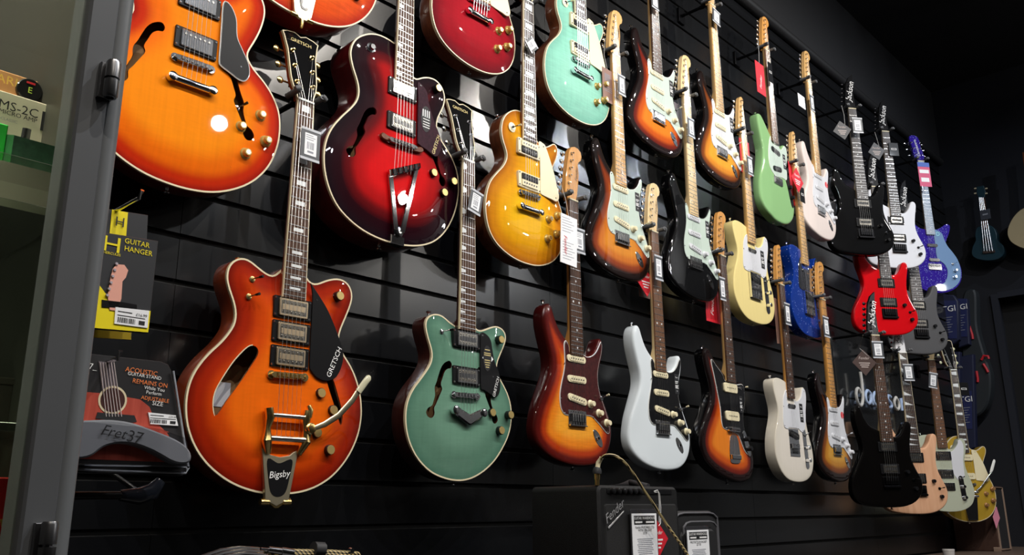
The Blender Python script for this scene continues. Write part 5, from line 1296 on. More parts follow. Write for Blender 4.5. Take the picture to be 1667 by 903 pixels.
# effect pedal
px0, px1 = at(20, 240, -.93).x, at(98, 250, -.93).x; zt_ = at(60, 215, -.90).z
t = empty('effect_pedal', (px1, -.93, z1), 0, 'dark green textured effect pedal lying on the glass shelf', 'effect pedal')
L_ = (px1 - px0) * 1000; hh = (zt_ - z1) * 1000
b = MB()
A = [b.P(-L_, 0, 0), b.P(0, 0, 0), b.P(0, -hh * .55, 0), b.P(-L_, -hh * .55, 0)]; B = [b.P(-L_, 0, -60), b.P(0, 0, -60), b.P(0, -hh, -60), b.P(-L_, -hh, -60)]
b.loops([A, B]); b.build('case', pmat('pedal_green', (.035, .10, .055), .35, coat=.6, noise=.8, nscale=160), t)
b = MB(); b.tube([(-L_ * .45, -hh * .8, -45), (-L_ * .45, -hh * 1.12, -43)], 4, 12); b.build('knob', chrome, t)
t, a_, c_, zq = goods_box('white_box', -60, 104, 290, -.90, .10, z2, pmat('white_carton', (.62, .58, .48), .5), 'long white carton on the second shelf', zt=at(104, 306, -.90).z)
t, a_, c_, zq = goods_box('clear_tub', -30, 47, 640, -.86, .10, z3, pmat('smoky_acrylic', (.10, .09, .075), .15, coat=1), 'smoky clear plastic box on the lower shelf', 'storage box', zt=at(40, 628, -.86).z)
b = MB(); b.box(-60, 2, -(zq - z3) * 1000 - 6, -(zq - z3) * 1000, -102, 2, 1); b.build('lid', MATS['smoky_acrylic'], t)
t, a_, c_, zq = goods_box('small_tuner', 37, 62, 595, -.83, .03, zq + .007, pmat('pale_tuner_case', (.14, .17, .16), .3, coat=.6), 'small pale tuner standing on the smoky plastic box', 'tuner', zt=at(50, 590, -.83).z)
b = MB(); b.box(-18, -6, -12, -6, 0, .6, .05, 0); b.box(-18, -8, -20, -15, 0, .6, .05, 1); b.build('display', [pmat('yellow_mark', (.7, .55, .05), .5), chrome], t)
t, a_, c_, zq = goods_box('red_box', -60, 37, 780, -.93, .08, z4, pmat('red_carton', (.72, .012, .015), .4), 'bright red box with a gold crest in the bottom left corner', zt=at(30, 777, -.93).z)
b = MB(); v = at(28, 838, -.93) - t.location; rr = random.Random(3)
for i in range(16):
    a = i * 2 * math.pi / 16; r0 = rr.uniform(7, 12); b.plate([(v.x * 1000 + 4 * math.cos(a), -v.z * 1000 + 6 * math.sin(a)), (v.x * 1000 + r0 * math.cos(a - .2), -v.z * 1000 + r0 * 1.9 * math.sin(a - .2)), (v.x * 1000 + r0 * 1.1 * math.cos(a + .25), -v.z * 1000 + r0 * 2 * math.sin(a + .25))], 0, .8, .02)
b.cyl(v.x * 1000, -v.z * 1000, [(0, 7), (1.2, 6)], 12); b.build('crest', pmat('gold_foil', (.75, .5, .12), .3, .6), t)
t = empty('headphone_stand', (at(70, 160, -.62).x, -.62, z1), 0, 'black headphone stand at the back of the glass shelf', 'stand')
b = MB(); b.rbox(0, -3, 90, 6, -30, 40, 2); b.rod((0, 0, 0), (0, -150, 0), 6, n=12); b.build('stand_post', blackp, t)
b = MB(); b.tube([(-38, -95, 0), (-34, -135, 0), (0, -155, 0), (34, -135, 0), (38, -95, 0)], 7, 12); b.build('headband', blackp, t)
for s in (-1, 1):
    b = MB(); b.tube([(s * 30, -85, 0), (s * 44, -85, 0), (s * 50, -85, 0)], [24, 27, 20], 20); b.build('ear_cup', blackp, t)
l = bpy.data.lights.new('cabinet_fill_light', 'AREA'); l.shape = 'RECTANGLE'; l.size = .9; l.size_y = .03; l.energy = 26; l.color = (1, .9, .74)
lo = bpy.data.objects.new('cabinet_fill_light', l); COL.objects.link(lo); lo.location = (-.1, -.93, 2.58); lo.rotation_euler = (R(12), 0, 0)  # lamp out of view, added to brighten the goods in the cabinet

# ------------------------------------------------------------------ packaged hangers on a hook
YP = -.42
hm = pmat('charcoal_package', (.035, .036, .04), .35, coat=.3); yl = pmat('package_yellow', (.80, .66, .01), .4)
def hook(px, py, Y, label):
    p = at(px, py, Y); t = empty('display_hook', p, 0, label, 'hook', 'slatwall hooks')
    r = (-Y) * 1000
    b = MB(); b.tube([(0, 0, -r - 2), (0, 0, 30), (0, -10, 40)], 3, 10); b.build('prong', chrome, t)
    b = MB(); b.rbox(0, 8, 30, 46, -r - 3, -r + 4, 4); b.build('wall_clip', blackm, t)
hook(212, 330, YP, 'metal display hook carrying the yellow and black packets')
o = at(255, 535, YP + .05); t = empty('hanger_packet', o, 0, 'rear yellow and black guitar hanger packet, mostly hidden', 'packet', 'guitar hanger packets')
yplate('card', [(176, 340), (241, 350), (238, 420), (213, 553), (120, 545)], YP + .05, .004, hm, t, .5, o)
yplate('label_patch', [(182, 341), (208, 346), (205, 384), (178, 380)], YP + .05, .001, yl, t, .1, o, 1)
ytext('logo', 'H', 22, 195, 362, YP + .048, ink, t, o)
yplate('label_patch', [(130, 533), (213, 540), (213, 553), (130, 548)], YP + .05, .001, pmat('package_gold', (.5, .34, .01), .4), t, .1, o, 1.4)
o = at(250, 540, YP); t = empty('hanger_packet', o, 0, 'front guitar hanger packet with yellow lettering and white price label', 'packet', 'guitar hanger packets')
yplate('card', [(120, 370), (258, 392), (246, 500), (241, 541), (110, 530)], YP, .012, hm, t, 1, o)
yplate('yellow_band', [(110, 420), (163, 466), (186, 497), (188, 512), (245, 506), (241, 541), (110, 530)], YP, .001, yl, t, .1, o, .8)
ytext('logo', 'H', 34, 182, 399, YP, yl, t, o, 0, 0, 1.2); ytext('logo', 'HERCULES', 5.5, 182, 413, YP, yl, t, o)
for k in range(2): ytext('printing', ('GUITAR', 'HANGER')[k], 11.5, (223, 225)[k], (396, 409)[k], YP, yl, t, o, 0, 0, .95, 1.0)
v = at(197, 472, YP) - o; b = MB()
b.plate([(v.x * 1000 + x * .30 - 9, -v.z * 1000 + y * .33 + 33) for x, y in [(-16, 0), (-34, -60), (-30, -150), (-24, -190), (-8, -214), (30, -218), (52, -196), (44, -160), (30, -140), (34, -60), (20, 0)]], 1, 2, .1, 0)
for i in range(6): b.cyl(v.x * 1000 - 20 + i * 1.6, -v.z * 1000 + 12 - i * 10, [(2, 2.6), (4, 2)], 8, 1)
b.build('pictured_headstock', [pmat('printed_pink_wood', (.75, .36, .28), .5), pmat('printed_grey', (.4, .35, .4), .4)], t)
yplate('pictured_yoke', [(165, 488), (200, 492), (222, 496), (222, 503), (196, 502), (165, 500)], YP, .001, blackp, t, .1, o, 2)
b = MB()
def label_sticker(parent, org, corners, Y, name='price_label', price='£16.99'):
    yplate(name, corners, Y, .001, paper, parent, .05, org, 2.4)
    (ax, ay), (bx, by) = corners[0], corners[2]
    b = MB(); rr = random.Random(5)
    p = at(ax, ay, Y) - org; q = at(bx, by, Y) - org; X0_, X1_, Y0_, Y1_ = p.x * 1000, q.x * 1000, -p.z * 1000, -q.z * 1000; Hh = Y1_ - Y0_; Ww = X1_ - X0_
    base = -p.y * 1000 + 2.6
    b.text(price, Hh * .26, X0_ + Ww * .78, Y0_ + Hh * .28, base + .3)
    b.box(X0_ + Ww * .08, X0_ + Ww * .5, Y0_ + Hh * .2, Y0_ + Hh * .26, base - .2, base + .1, .02); b.box(X0_ + Ww * .08, X0_ + Ww * .9, Y0_ + Hh * .44, Y0_ + Hh * .49, base - .2, base + .1, .02)
    x = X0_ + Ww * .1
    while x < X0_ + Ww * .62:
        w = rr.choice((.6, 1, 1.6)); b.box(x, x + w, Y0_ + Hh * .58, Y0_ + Hh * .9, base - .2, base + .1, .02); x += w + rr.choice((.7, 1.2))
    b.box(X0_ + Ww * .72, X0_ + Ww * .9, Y0_ + Hh * .62, Y0_ + Hh * .88, base - .2, base + .1, .02)
    b.build('label_print', ink, parent)
label_sticker(t, o, [(187, 500), (242, 506), (239, 534), (185, 527)], YP)

# ------------------------------------------------------------------ blister pack with a folding stand
YB = -.46
hook(176, 588, YB, 'black hook carrying the stand blister pack')
o = at(300, 770, YB); t = empty('stand_blister_pack', o, 0, 'dark blister pack of an acoustic guitar stand with a printed red guitar', 'blister pack')
yplate('card', [(60, 566), (262, 588), (274, 593), (279, 603), (306, 760), (305, 771), (294, 775), (60, 766)], YB, .003, pmat('package_card', (.022, .021, .023), .4, coat=.4), t, .8, o)
pc_ = lambda n, pts, m, lift, sm=True: yplate(n, pts, YB, .0005, m, t, .05, o, lift)
redwood = wood('printed_red_wood', (.34, .045, .03), (.50, .09, .06), 90, 8, .45)
pc_('pictured_guitar', [(90, 640), (130, 637), (165, 640), (200, 645), (228, 650), (243, 662), (252, 685), (272, 705), (284, 725), (286, 745), (270, 752), (90, 745)], redwood, .6)
pc_('pictured_neck', [(160, 588), (182, 590), (193, 642), (166, 640)], pmat('printed_neck', (.16, .13, .15), .5), 1.1)
v = at(183, 651, YB) - o; b = MB(); b.cyl(v.x * 1000, -v.z * 1000, [(.6, 20), (1.2, 20)], 30, 1); b.cyl(v.x * 1000, -v.z * 1000, [(1.2, 17), (1.5, 17)], 30, 0); b.build('pictured_soundhole', [pmat('printed_dark_wood', (.05, .012, .01), .5), creamw], t)
b = MB()
for i in range(6):
    p = at(162 + i * 4.5, 590, YB) - o; q = at(172 + i * 5, 678, YB) - o; b.rod((p.x * 1000, -p.z * 1000, 1.9), (q.x * 1000, -q.z * 1000, 1.9), .6, n=4)
b.build('pictured_strings', pmat('printed_string', (.75, .65, .65), .5), t)
pc_('pictured_bridge', [(158, 671), (218, 676), (222, 686), (215, 688), (155, 681)], ink, 1.8)
org_ = pmat('printed_orange', (.85, .22, .05), .5)
for s, sz, px, py, m in (('ACOUSTIC', 13, 230, 605, org_), ('GUITAR STAND', 9.5, 235, 612, whiteink), ('REMAINS ON', 12, 244, 624, org_), ('While You', 9.5, 251, 633, whiteink), ('Perform', 9.5, 250, 640, whiteink), ('ADJUSTABLE', 10, 252, 650, org_), ('SIZE', 12, 256, 657, whiteink), ('7_', 15, 151, 597, whiteink)):
    ytext('printing', s, sz * .76, px, py, YB, m, t, o, R(3), 0, .98, 1.4)
label_sticker(t, o, [(240, 671), (285, 676), (289, 693), (244, 690)], YB, price='£29.99')
gs_ = [(90, 690), (130, 686), (170, 685), (205, 690), (240, 702), (270, 714), (290, 726), (300, 740), (298, 752), (285, 756), (268, 752), (250, 742), (230, 732), (205, 724), (180, 723), (158, 729), (140, 742), (122, 747), (90, 746)]
p_ = [at(a, c, YB) for a, c in gs_]; lp = smooth_loop([((v.x - o.x) * 1000, -(v.z - o.z) * 1000) for v in p_], 5)
b = MB(); b.plate(lp, 2, 22, 2.5); b.build('stand_arm', pmat('grey_stand_plastic', (.17, .18, .20), .4), t)
ytext('logo', 'Fret', 21, 186, 704, YB - .024, ink, t, o, R(8), .3, 1, 1.2); ytext('logo', '37', 23, 219, 712, YB - .024, ink, t, o, R(8), .1, 1, 1.2)
clear = bpy.data.materials.new('clear_blister'); clear.use_nodes = True; nt = clear.node_tree; nt.nodes.remove(nt.nodes['Principled BSDF'])
tr_ = nt.nodes.new('ShaderNodeBsdfTransparent'); tr_.inputs[0].default_value = (.93, .93, .95, 1); gs2 = nt.nodes.new('ShaderNodeBsdfGlossy'); gs2.inputs['Roughness'].default_value = .06
fr = nt.nodes.new('ShaderNodeFresnel'); fr.inputs[0].default_value = 1.45; mx = nt.nodes.new('ShaderNodeMixShader')
nt.links.new(fr.outputs[0], mx.inputs[0]); nt.links.new(tr_.outputs[0], mx.inputs[1]); nt.links.new(gs2.outputs[0], mx.inputs[2]); nt.links.new(mx.outputs[0], nt.nodes['Material Output'].inputs[0])
q_ = [at(a, c, YB) for a, c in [(90, 680), (250, 696), (292, 712), (301, 765), (90, 760)]]
b = MB(); lp = [((v.x - o.x) * 1000, -(v.z - o.z) * 1000) for v in q_]; r0 = [b.P(x, y, 1) for x, y in lp]; r1 = [b.P(x, y, 28) for x, y in offset_in(lp, 4)]; b.loops([r0, r1], 0, False, True); b.build('blister', clear, t, smooth=False)
e_ = MB(); e_.tube([((at(a, c, YB).x - o.x) * 1000, -(at(a, c, YB).z - o.z) * 1000, 4) for a, c in [(60, 762), (200, 767), (300, 770), (305, 762), (280, 604)]], 1.6, 8); e_.build('blister_rim', pmat('blister_edge', (.30, .32, .36), .15, coat=1), t)
o = at(240, 800, -.40); t = empty('black_stand', o, 0, 'black plastic stand hanging below the blister pack', 'stand')
b = MB(); pt = lambda a, c: ((at(a, c, -.40).x - o.x) * 1000, -(at(a, c, -.40).z - o.z) * 1000, 0)
b.tube([pt(60, 808), pt(140, 806), pt(200, 806)], 6, 12); b.build('stand_bar', blackp, t)
b = MB(); b.tube([pt(195, 806), pt(225, 808), pt(248, 800), pt(262, 782)], [8, 13, 13, 8], 16, flat=.7); b.build('stand_foot', pmat('shiny_black_plastic', (.01, .012, .018), .15, coat=1), t)
b = MB(); b.tube([pt(225, 800), (pt(225, 800)[0], pt(225, 800)[1] - 60, -200), (pt(225, 800)[0], pt(225, 800)[1] - 60, -398)], 4, 10); b.build('stand_hook', blackp, t)

# ------------------------------------------------------------------ amplifier, bag and cable under the wall
YA = -.45
bench = empty('display_bench', (2.1, -.3, 0), 0, 'low black display bench below the guitars', 'bench')
zA = at(974, 789, YA).z - .385
b = MB(); b.box(-1650, 900, -zA * 1000, -zA * 1000 + 30, -285, 260, 3); b.build('bench_top', blackm, bench)
for x in (-1600, -400, 850):
    b = MB(); b.box(x - 20, x + 20, -zA * 1000 + 30, 0, -270, 250, 2); b.build('leg', blackm, bench)
xa, xb = at(974, 789, YA).x, at(1103, 795, YA).x; za = at(974, 788, YA).z; wA = (xb - xa) * 1000; hA = 385
am = empty('guitar_amplifier', (xa, YA, zA), 0, 'black guitar amplifier with silver script logo below the guitars', 'amplifier')
vinyl = pmat('black_vinyl', (.008, .008, .0085), .5, spec=.3, bump=.6, nscale=700); grille = pmat('black_grille_cloth', (.011, .011, .012), .85, bump=1, nscale=1500)
b = MB(); b.rbox(wA / 2, -hA / 2, wA, hA, -205, 0, 14, 0, 6); b.build('cabinet', vinyl, am)
b = MB(); b.rbox(wA / 2 + 3, -hA / 2 + 16, wA - 30, hA - 52, -2, 3, 8, 0, 3); b.build('grille', grille, am)
b = MB(); b.rbox(wA / 2, -hA + 13, wA - 60, 12, -2, 2, 3); b.build('control_panel', blackp, am)
for i in range(6):
    b = MB(); b.cyl(48 + i * 22, -hA + 13, [(1, 7.5), (9, 7), (10, 5.5)], 16); b.build('knob', blackp, am)
v = at(998, 831, YA) - am.location
b = MB(); b.text('Fender', 29, v.x * 1000, -v.z * 1000, 6, R(-30), 0, .35); b.box(0, 0, 0, 0, 0, 0, 0) if 0 else None
b.plate([(v.x * 1000 - 28, -v.z * 1000 + 36), (v.x * 1000 + 34, -v.z * 1000 + 0), (v.x * 1000 + 34, -v.z * 1000 + 3), (v.x * 1000 - 26, -v.z * 1000 + 40)], 5, 6, .2); b.build('logo', pmat('silver_logo', (.7, .7, .72), .25, .6), am)
b = MB(); b.tube([(wA * .78, -hA - 2, -40), (wA * .80, -hA - 13, -100), (wA * .78, -hA - 2, -160)], [7, 8, 7], 10); b.build('carry_strap', blackr, am)
def shelf_card(px0, px1, pyt, Y, h, label, title, lines, price):
    p = at((px0 + px1) / 2, pyt, Y); w = (at(px1, pyt, Y).x - at(px0, pyt, Y).x) * 1000
    t = empty('price_card', p, 0, label, 'price card')
    b = MB(); b.rbox(0, h / 2 - 4, w + 8, h + 8, -2, 0, 4); b.build('sleeve', pmat('card_sleeve', (.03, .03, .035), .25, coat=1), t)
    b = MB(); b.box(-w / 2, w / 2, 2, h - 4, 0, 1, .1); b.build('card_paper', paper, t)
    b = MB(); b.box(-w * .42, w * .42, 7, 27, 1, 1.5, .05, 0); b.text('GUITAR WAREHOUSE', w * .088, 0, 13, 1.9, 0, 1); b.box(-w * .38, -w * .1, 20, 24, 1.5, 1.8, .05, 1); b.box(w * .05, w * .38, 20, 24, 1.5, 1.8, .05, 1)
    y = 34
    for s in lines: b.text(s, w * .075, 0, y, 1.6, 0, 0); y += 6.5
    y += 6
    for k in range(9): b.box(-w * (.32 - .02 * (k % 3)), w * (.32 - .03 * ((k * 2) % 3)), y, y + 1.5, 1, 1.4, .02, 2); y += 4.2
    b.text(price, w * .20, 0, y + 12, 1.6, 0, 0)
    b.build('card_print', [ink, whiteink, inkg], t); return t
shelf_card(1028, 1068, 834, YA - .012, 150, 'white price card in black sleeve hanging on the amplifier front', '', ['Fender MUSTANG LT25', 'WITH USB LEAD', 'LT25'], '£169.00')
cd = card(1071, 877, YA - .006, 62, 62, 'red diamond card tucked behind the amplifier price card', redcard, marks='diamond', rot=R(45))
b = MB(); b.M = None
lp_ = empty('card_cord', at(1066, 798, YA - .01), 0, 'white cord loop holding the card to the amplifier', 'cord')
b.tube([(-4, 2, 0), (6, -1, 4), (14, 8, 4), (18, 40, 3), (16, 78, 1), (8, 84, 1)], 1.0, 6); b.tube([(-2, 4, 0), (8, 4, 5), (11, 30, 4), (9, 76, 2)], 1.0, 6); b.build('cord', whiteink, lp_)
# accessory bag
YG = -.34
bx0, bx1 = at(1095, 840, YG).x, at(1168, 840, YG).x; zt = at(1130, 831, YG).z
bg = empty('accessory_bag', (bx0, YG, zA), 0, 'black padded accessory bag beside the amplifier', 'bag'); wB = (bx1 - bx0) * 1000; hB = (zt - zA) * 1000
nyl = pmat('black_nylon', (.008, .008, .009), .6, bump=.5, nscale=900)
b = MB(); b.rbox(wB / 2, -hB / 2, wB, hB, -150, 0, 34, 0, 10); b.build('bag_body', nyl, bg)
b = MB(); b.rbox(wB / 2 - 8, -hB / 2 + 20, wB - 50, hB - 60, -2, 14, 26, 0, 6); b.build('front_pocket', nyl, bg)
for ins, hh in ((6, 2), (30, 13)):
    b = MB(); pts = []
    for k in range(13): a = math.pi * k / 12; pts.append((wB / 2 - (wB / 2 - ins) * max(-1, min(1, 1.15 * math.cos(a))), -hB + ins + 40 - 40 * min(1, 1.3 * math.sin(a)), hh))
    pts = [(ins, -40, hh)] + pts + [(wB - ins, -40, hh)]; b.tube(pts, 3, 8); b.build('zip_piping', pmat('grey_piping', (.10, .10, .11), .4), bg)
b = MB(); b.tube([(10, -hB + 6, -30), (16, -hB - 20, -30), (24, -hB - 52, -30), (40, -hB - 20, -30), (70, -hB - 2, -30)], 7, 8, flat=.3); b.build('handle', nyl, bg)
shelf_card(1118, 1153, 861, YG - .03, 100, 'white price card hanging on the black accessory bag', '', ['PROTECTION RACKET', 'GT 50'], '£169.00')
# braided lead
ld = empty('instrument_lead', at(972, 789, YA - .0), 0, 'gold and black braided instrument lead plugged into the amplifier top', 'cable')
o = ld.location.copy(); o2 = Vector((o.x, o.y, o.z)); ld.location = o2
pp = lambda px, py, Y: ((lambda v: (v.x * 1000, -v.z * 1000, -v.y * 1000))(at(px, py, Y) - o2))
b = MB(); b.tube([pp(972, 790, YA + .01), pp(972, 779, YA + .01)], 5.5, 14); b.tube([pp(972, 780, YA + .01), pp(972, 770, YA + .01)], 7, 14); b.build('plug', gold, ld)
b = MB(); b.tube([pp(972, 771, YA + .01), pp(972, 766, YA + .01), pp(972.5, 761, YA + .01)], [10, 11, 8], 14); b.build('cord_wrap', blackr, ld)
b = MB(); b.tube([pp(972.5, 762, YA + .01), pp(974, 753, YA + .01), pp(979, 745, YA)], [5.5, 6, 4.5], 12); b.build('plug_boot', cream, ld)
path = [pp(978, 746, YA), pp(984, 741.5, YA - .01), pp(993, 740, YA - .02), pp(1004, 743, YA - .03), pp(1017, 753, YA - .04), pp(1031, 771, YA - .04), pp(1048, 797, YA - .04), pp(1066, 824, YA - .04), pp(1083, 850, YA - .04), pp(1100, 874, YA - .05), pp(1113, 893, YA - .06), pp(1124, 915, YA - .07), pp(1128, 960, YA - .08)]
fine = []
for k in range(len(path) - 1):
    P_ = [Vector(path[max(0, min(len(path) - 1, k + d))]) for d in (-1, 0, 1, 2)]
    for m in range(6):
        t_ = m / 6; fine.append(tuple(.5 * ((2 * P_[1]) + (P_[2] - P_[0]) * t_ + (2 * P_[0] - 5 * P_[1] + 4 * P_[2] - P_[3]) * t_ * t_ + (3 * P_[1] - P_[0] - 3 * P_[2] + P_[3]) * t_ ** 3)))
def braid_mat():
    m = bpy.data.materials.new('gold_braid'); m.use_nodes = True; nt = m.node_tree; bs = nt.nodes['Principled BSDF']; bs.inputs['Roughness'].default_value = .5
    tc = nt.nodes.new('ShaderNodeTexCoord'); w = nt.nodes.new('ShaderNodeTexWave'); w.wave_type = 'BANDS'; w.bands_direction = 'DIAGONAL'; w.inputs['Scale'].default_value = 90
    nt.links.new(tc.outputs['Object'], w.inputs[0]); cr = nt.nodes.new('ShaderNodeValToRGB'); cr.color_ramp.elements[0].color = (.02, .017, .01, 1); cr.color_ramp.elements[0].position = .35; cr.color_ramp.elements[1].color = (.52, .40, .18, 1); cr.color_ramp.elements[1].position = .5
    nt.links.new(w.outputs[0], cr.inputs[0]); nt.links.new(cr.outputs[0], bs.inputs[0]); return m
braid = braid_mat()
b = MB(); b.tube(fine, 3.4, 8); b.build('braided_cable', braid, ld)
# coiled leads at the bottom edge
def coil(name, cx, cz, Y, rad, n, r, mat, label, tilt=.15):
    t = empty(name, (cx, Y, cz - rad), 0, label, 'cable'); 
    for k in range(n):
        b = MB(); pts = []
        for i in range(37):
            a = 2 * math.pi * i / 36; rr = rad - k * r * 1.1; pts.append((rr * 1000 * math.cos(a), -rad * 1000 - rr * 1000 * math.sin(a), (k * r * 1.7 + tilt * rr * math.sin(a)) * 1000))
        b.tube(pts, r * 1000, 8); b.build('loop', mat, t)
    return t
zc = at(400, 892, -.52).z
cx_ = at(395, 892, -.52).x
coil('black_cable_coil', cx_, zc - .17, -.52, .17, 3, .0035, pmat('black_cable', (.02, .02, .022), .3, coat=.6), 'coiled black cable at the bottom edge', -.05)
t = empty('braided_cable_hank', at(500, 899, -.56), 0, 'hank of gold braided cable with a metal plug at the bottom edge', 'cable')
o3 = t.location.copy(); pq = lambda px, py, Y: ((lambda v: (v.x * 1000, -v.z * 1000, -v.y * 1000))(at(px, py, Y) - o3))
for k in range(3):
    b = MB(); b.tube([pq(430 + 8 * k, 897 + 3 * k, -.55), pq(480, 897 + 3.5 * k, -.56), pq(540, 898 + 4 * k, -.56), pq(583, 901 + 4 * k, -.56), pq(590, 912, -.56), pq(560, 930, -.56), pq(450, 940, -.55)], 3.4, 8); b.build('cable_turn', braid, t)
b = MB(); b.tube([pq(424, 893, -.57), pq(436, 894, -.57), pq(437, 894, -.57), pq(458, 897, -.575), pq(459, 897, -.575), pq(478, 900, -.58)], [2, 2.4, 4.5, 4.8, 6, 5.5], 14); b.build('plug', chrome, t)
b = MB(); b.tube([pq(510, 893, -.56), pq(526, 894, -.56)], 11, 10); b.build('cable_tie', blackr, t)
b = MB(); b.cyl(*pq(570, 896, -.57)[:2], [(pq(570, 896, -.57)[2], 5), (pq(570, 896, -.57)[2] + 6, 4)], 12); b.build('plug_tip', chrome, t)
cb = empty('cable_crate', (at(440, 930, -.5).x, -.42, zA), 0, 'black crate below the coiled cables', 'crate')
zz = (min(zc - .34, at(450, 941, -.55).z - .004) - zA) * 1000
b = MB(); b.box(-300, 330, -zz, 0, 0, 200, 3); b.build('crate_body', blackr, cb)

# ------------------------------------------------------------------ far end
def xplate(name, pts, X, th, mat, parent, org, bev=2, sm=0, lift=0):
    """outline seen at pixels pts on the plane x = X, facing the shop (-x)"""
    q = [at_x(px, py, X) for px, py in pts]; P2 = [((org.y - v.y) * 1000, -(v.z - org.z) * 1000) for v in q]
    if sm: P2 = smooth_loop(P2, sm)
    b = MB(); b.M = Matrix.Rotation(R(-90), 4, 'Z'); b.plate(P2, -(X - org.x) * -1000 * 0 - th * 1000 + lift - (X - org.x) * 1000, lift - (X - org.x) * 1000, bev)
    return b.build(name, mat, parent)
def xtext(name, s, size, px, py, X, mat, parent, org, lift=2, rot=0, sx=1):
    v = at_x(px, py, X); b = MB(); b.M = Matrix.Rotation(R(-90), 4, 'Z'); b.text(s, size, (org.y - v.y) * 1000, -(v.z - org.z) * 1000, lift - (X - org.x) * 1000, rot, 0, 0, sx); return b.build(name, mat, parent)
navy = pmat('navy_card', (.012, .018, .085), .5); navy2 = pmat('navy_bag', (.006, .009, .035), .6)
BG = [('navy guitar cover with white lettering, upper left of the four', [(1524, 486), (1532, 478), (1552, 480), (1559, 490), (1561, 552), (1552, 560), (1530, 562), (1524, 552)], 5.95, (1545, 503), 24),
      ('navy guitar cover with white lettering, upper right behind another', [(1557, 492), (1574, 486), (1578, 560), (1560, 566)], 6.05, (1565, 500), 18),
      ('navy guitar cover with white lettering, lower left by the sage guitar neck', [(1524, 575), (1562, 572), (1563, 740), (1530, 748)], 5.95, (1549, 642), 26),
      ('navy guitar cover with white lettering, lower right by the gold-topped guitar', [(1564, 580), (1584, 576), (1588, 728), (1566, 738)], 6.05, (1573, 650), 18)]
for lab, pts, X, (tx, ty), lw in BG:
    o = at_x(pts[0][0], pts[0][1], X); o = Vector((X, o.y, o.z)); t = empty('guitar_cover', o, 0, lab, 'guitar cover', 'navy guitar covers at the far end')
    xplate('cover', pts, X, .05, navy2, t, o, 6); cx_ = sum(p[0] for p in pts) / len(pts)
    xplate('label_card', [(tx - lw * .5, ty - 14), (tx + lw * .5, ty - 14), (tx + lw * .55, ty + 48), (tx - lw * .45, ty + 48)], X, .001, navy, t, o, .5, 0, 2.5)
    xtext('lettering', 'TGI', 54 if lw > 20 else 50, tx, ty, X, whiteink, t, o, 5, 0, 1)
    b = MB(); b.M = Matrix.Rotation(R(-90), 4, 'Z')
    for k in range(7):
        v = at_x(tx, ty + 13 + k * 4, X); b.box((o.y - v.y) * 1000 - 22, (o.y - v.y) * 1000 + 22 - (k % 3) * 8, -(v.z - o.z) * 1000, -(v.z - o.z) * 1000 + 3, 2.5, 3.5, .1)
    b.build('small_print', inkg, t)
o = Vector((6.1, at_x(1590, 470, 6.1).y, at_x(1590, 470, 6.1).z)); t = empty('gig_bag', o, 0, 'black gig bag with red zip pulls hanging near the doorway', 'gig bag')
xplate('bag_body', [(1568, 478), (1580, 470), (1588, 478), (1590, 530), (1600, 570), (1612, 610), (1610, 650), (1598, 672), (1582, 676), (1572, 650), (1566, 590), (1564, 520)], 6.1, .09, pmat('charcoal_bag', (.012, .016, .020), .6), t, o, 10, 20)
def xt(px, py, X=6.1, lift=6): v = at_x(px, py, X); return ((o.y - v.y) * 1000, -(v.z - o.z) * 1000, lift)
for pts in ([(1578, 530), (1583, 545), (1584, 552)], [(1598, 586), (1602, 579), (1609, 580), (1610, 584)], [(1601, 592), (1606, 600), (1609, 606)], [(1590, 604), (1592, 616), (1592, 622)]):
    b = MB(); b.M = Matrix.Rotation(R(-90), 4, 'Z'); b.tube([xt(*p) for p in pts], [8] * len(pts), 8); b.build('red_zip_pull', pmat('red_webbing', (.45, .01, .02), .5), t)
# teal ukulele
XU = 6.14; o = Vector((XU, at_x(1598, 330, XU).y, at_x(1598, 330, XU).z)); t = empty('ukulele', o, 0, 'small dark teal ukulele hanging on the end wall', 'ukulele')
teal = pmat('dark_teal_finish', (.008, .034, .05), .4, coat=.4, noise=.1)
xplate('body', [(1600, 367), (1590, 371), (1587, 382), (1588, 391), (1583, 402), (1582, 414), (1590, 421), (1608, 424), (1625, 421), (1634, 412), (1633, 400), (1624, 391), (1622, 380), (1617, 370), (1609, 366)], XU, .065, teal, t, o, 3, 8)
xplate('neck', [(1594, 322), (1602, 321), (1608, 372), (1600, 373)], XU - .008, .02, rose, t, o, 1)
xplate('headstock', [(1590, 304), (1601, 302), (1604, 312), (1602, 323), (1594, 324), (1590, 314)], XU - .006, .012, teal, t, o, 1)
xplate('bridge', [(1600, 409), (1620, 407), (1621, 411), (1601, 413)], XU, .001, ebony, t, o, .5, 0, 8)
v = at_x(1605, 392, XU); b = MB(); b.M = Matrix.Rotation(R(-90), 4, 'Z'); b.cyl((o.y - v.y) * 1000, -(v.z - o.z) * 1000, [(0, 24), (1, 24)], 24); b.build('soundhole', ink, t)
for i in range(4):
    b = MB(); b.M = Matrix.Rotation(R(-90), 4, 'Z'); f = lambda px, py: ((o.y - at_x(px, py, XU).y) * 1000, -(at_x(px, py, XU).z - o.z) * 1000, 12)
    b.rod(f(1595 + i * 2, 322), f(1603 + i * 4.5, 409), 1.1, n=5); b.build('string', steel, t)
    b = MB(); b.M = Matrix.Rotation(R(-90), 4, 'Z'); q = f(1588 if i % 2 else 1606, 307 + (i // 2) * 8); b.tube([(q[0] - 6, q[1], 4), (q[0] + 6, q[1], 4)], 5, 8); b.build('tuning_peg', creamw, t)
o_ = at_x(1604, 349, XU - .02); pt_ = empty('price_tag', o_, R(-90), 'black tag on the neck of the teal ukulele', 'price tag', 'price tags on the guitars')
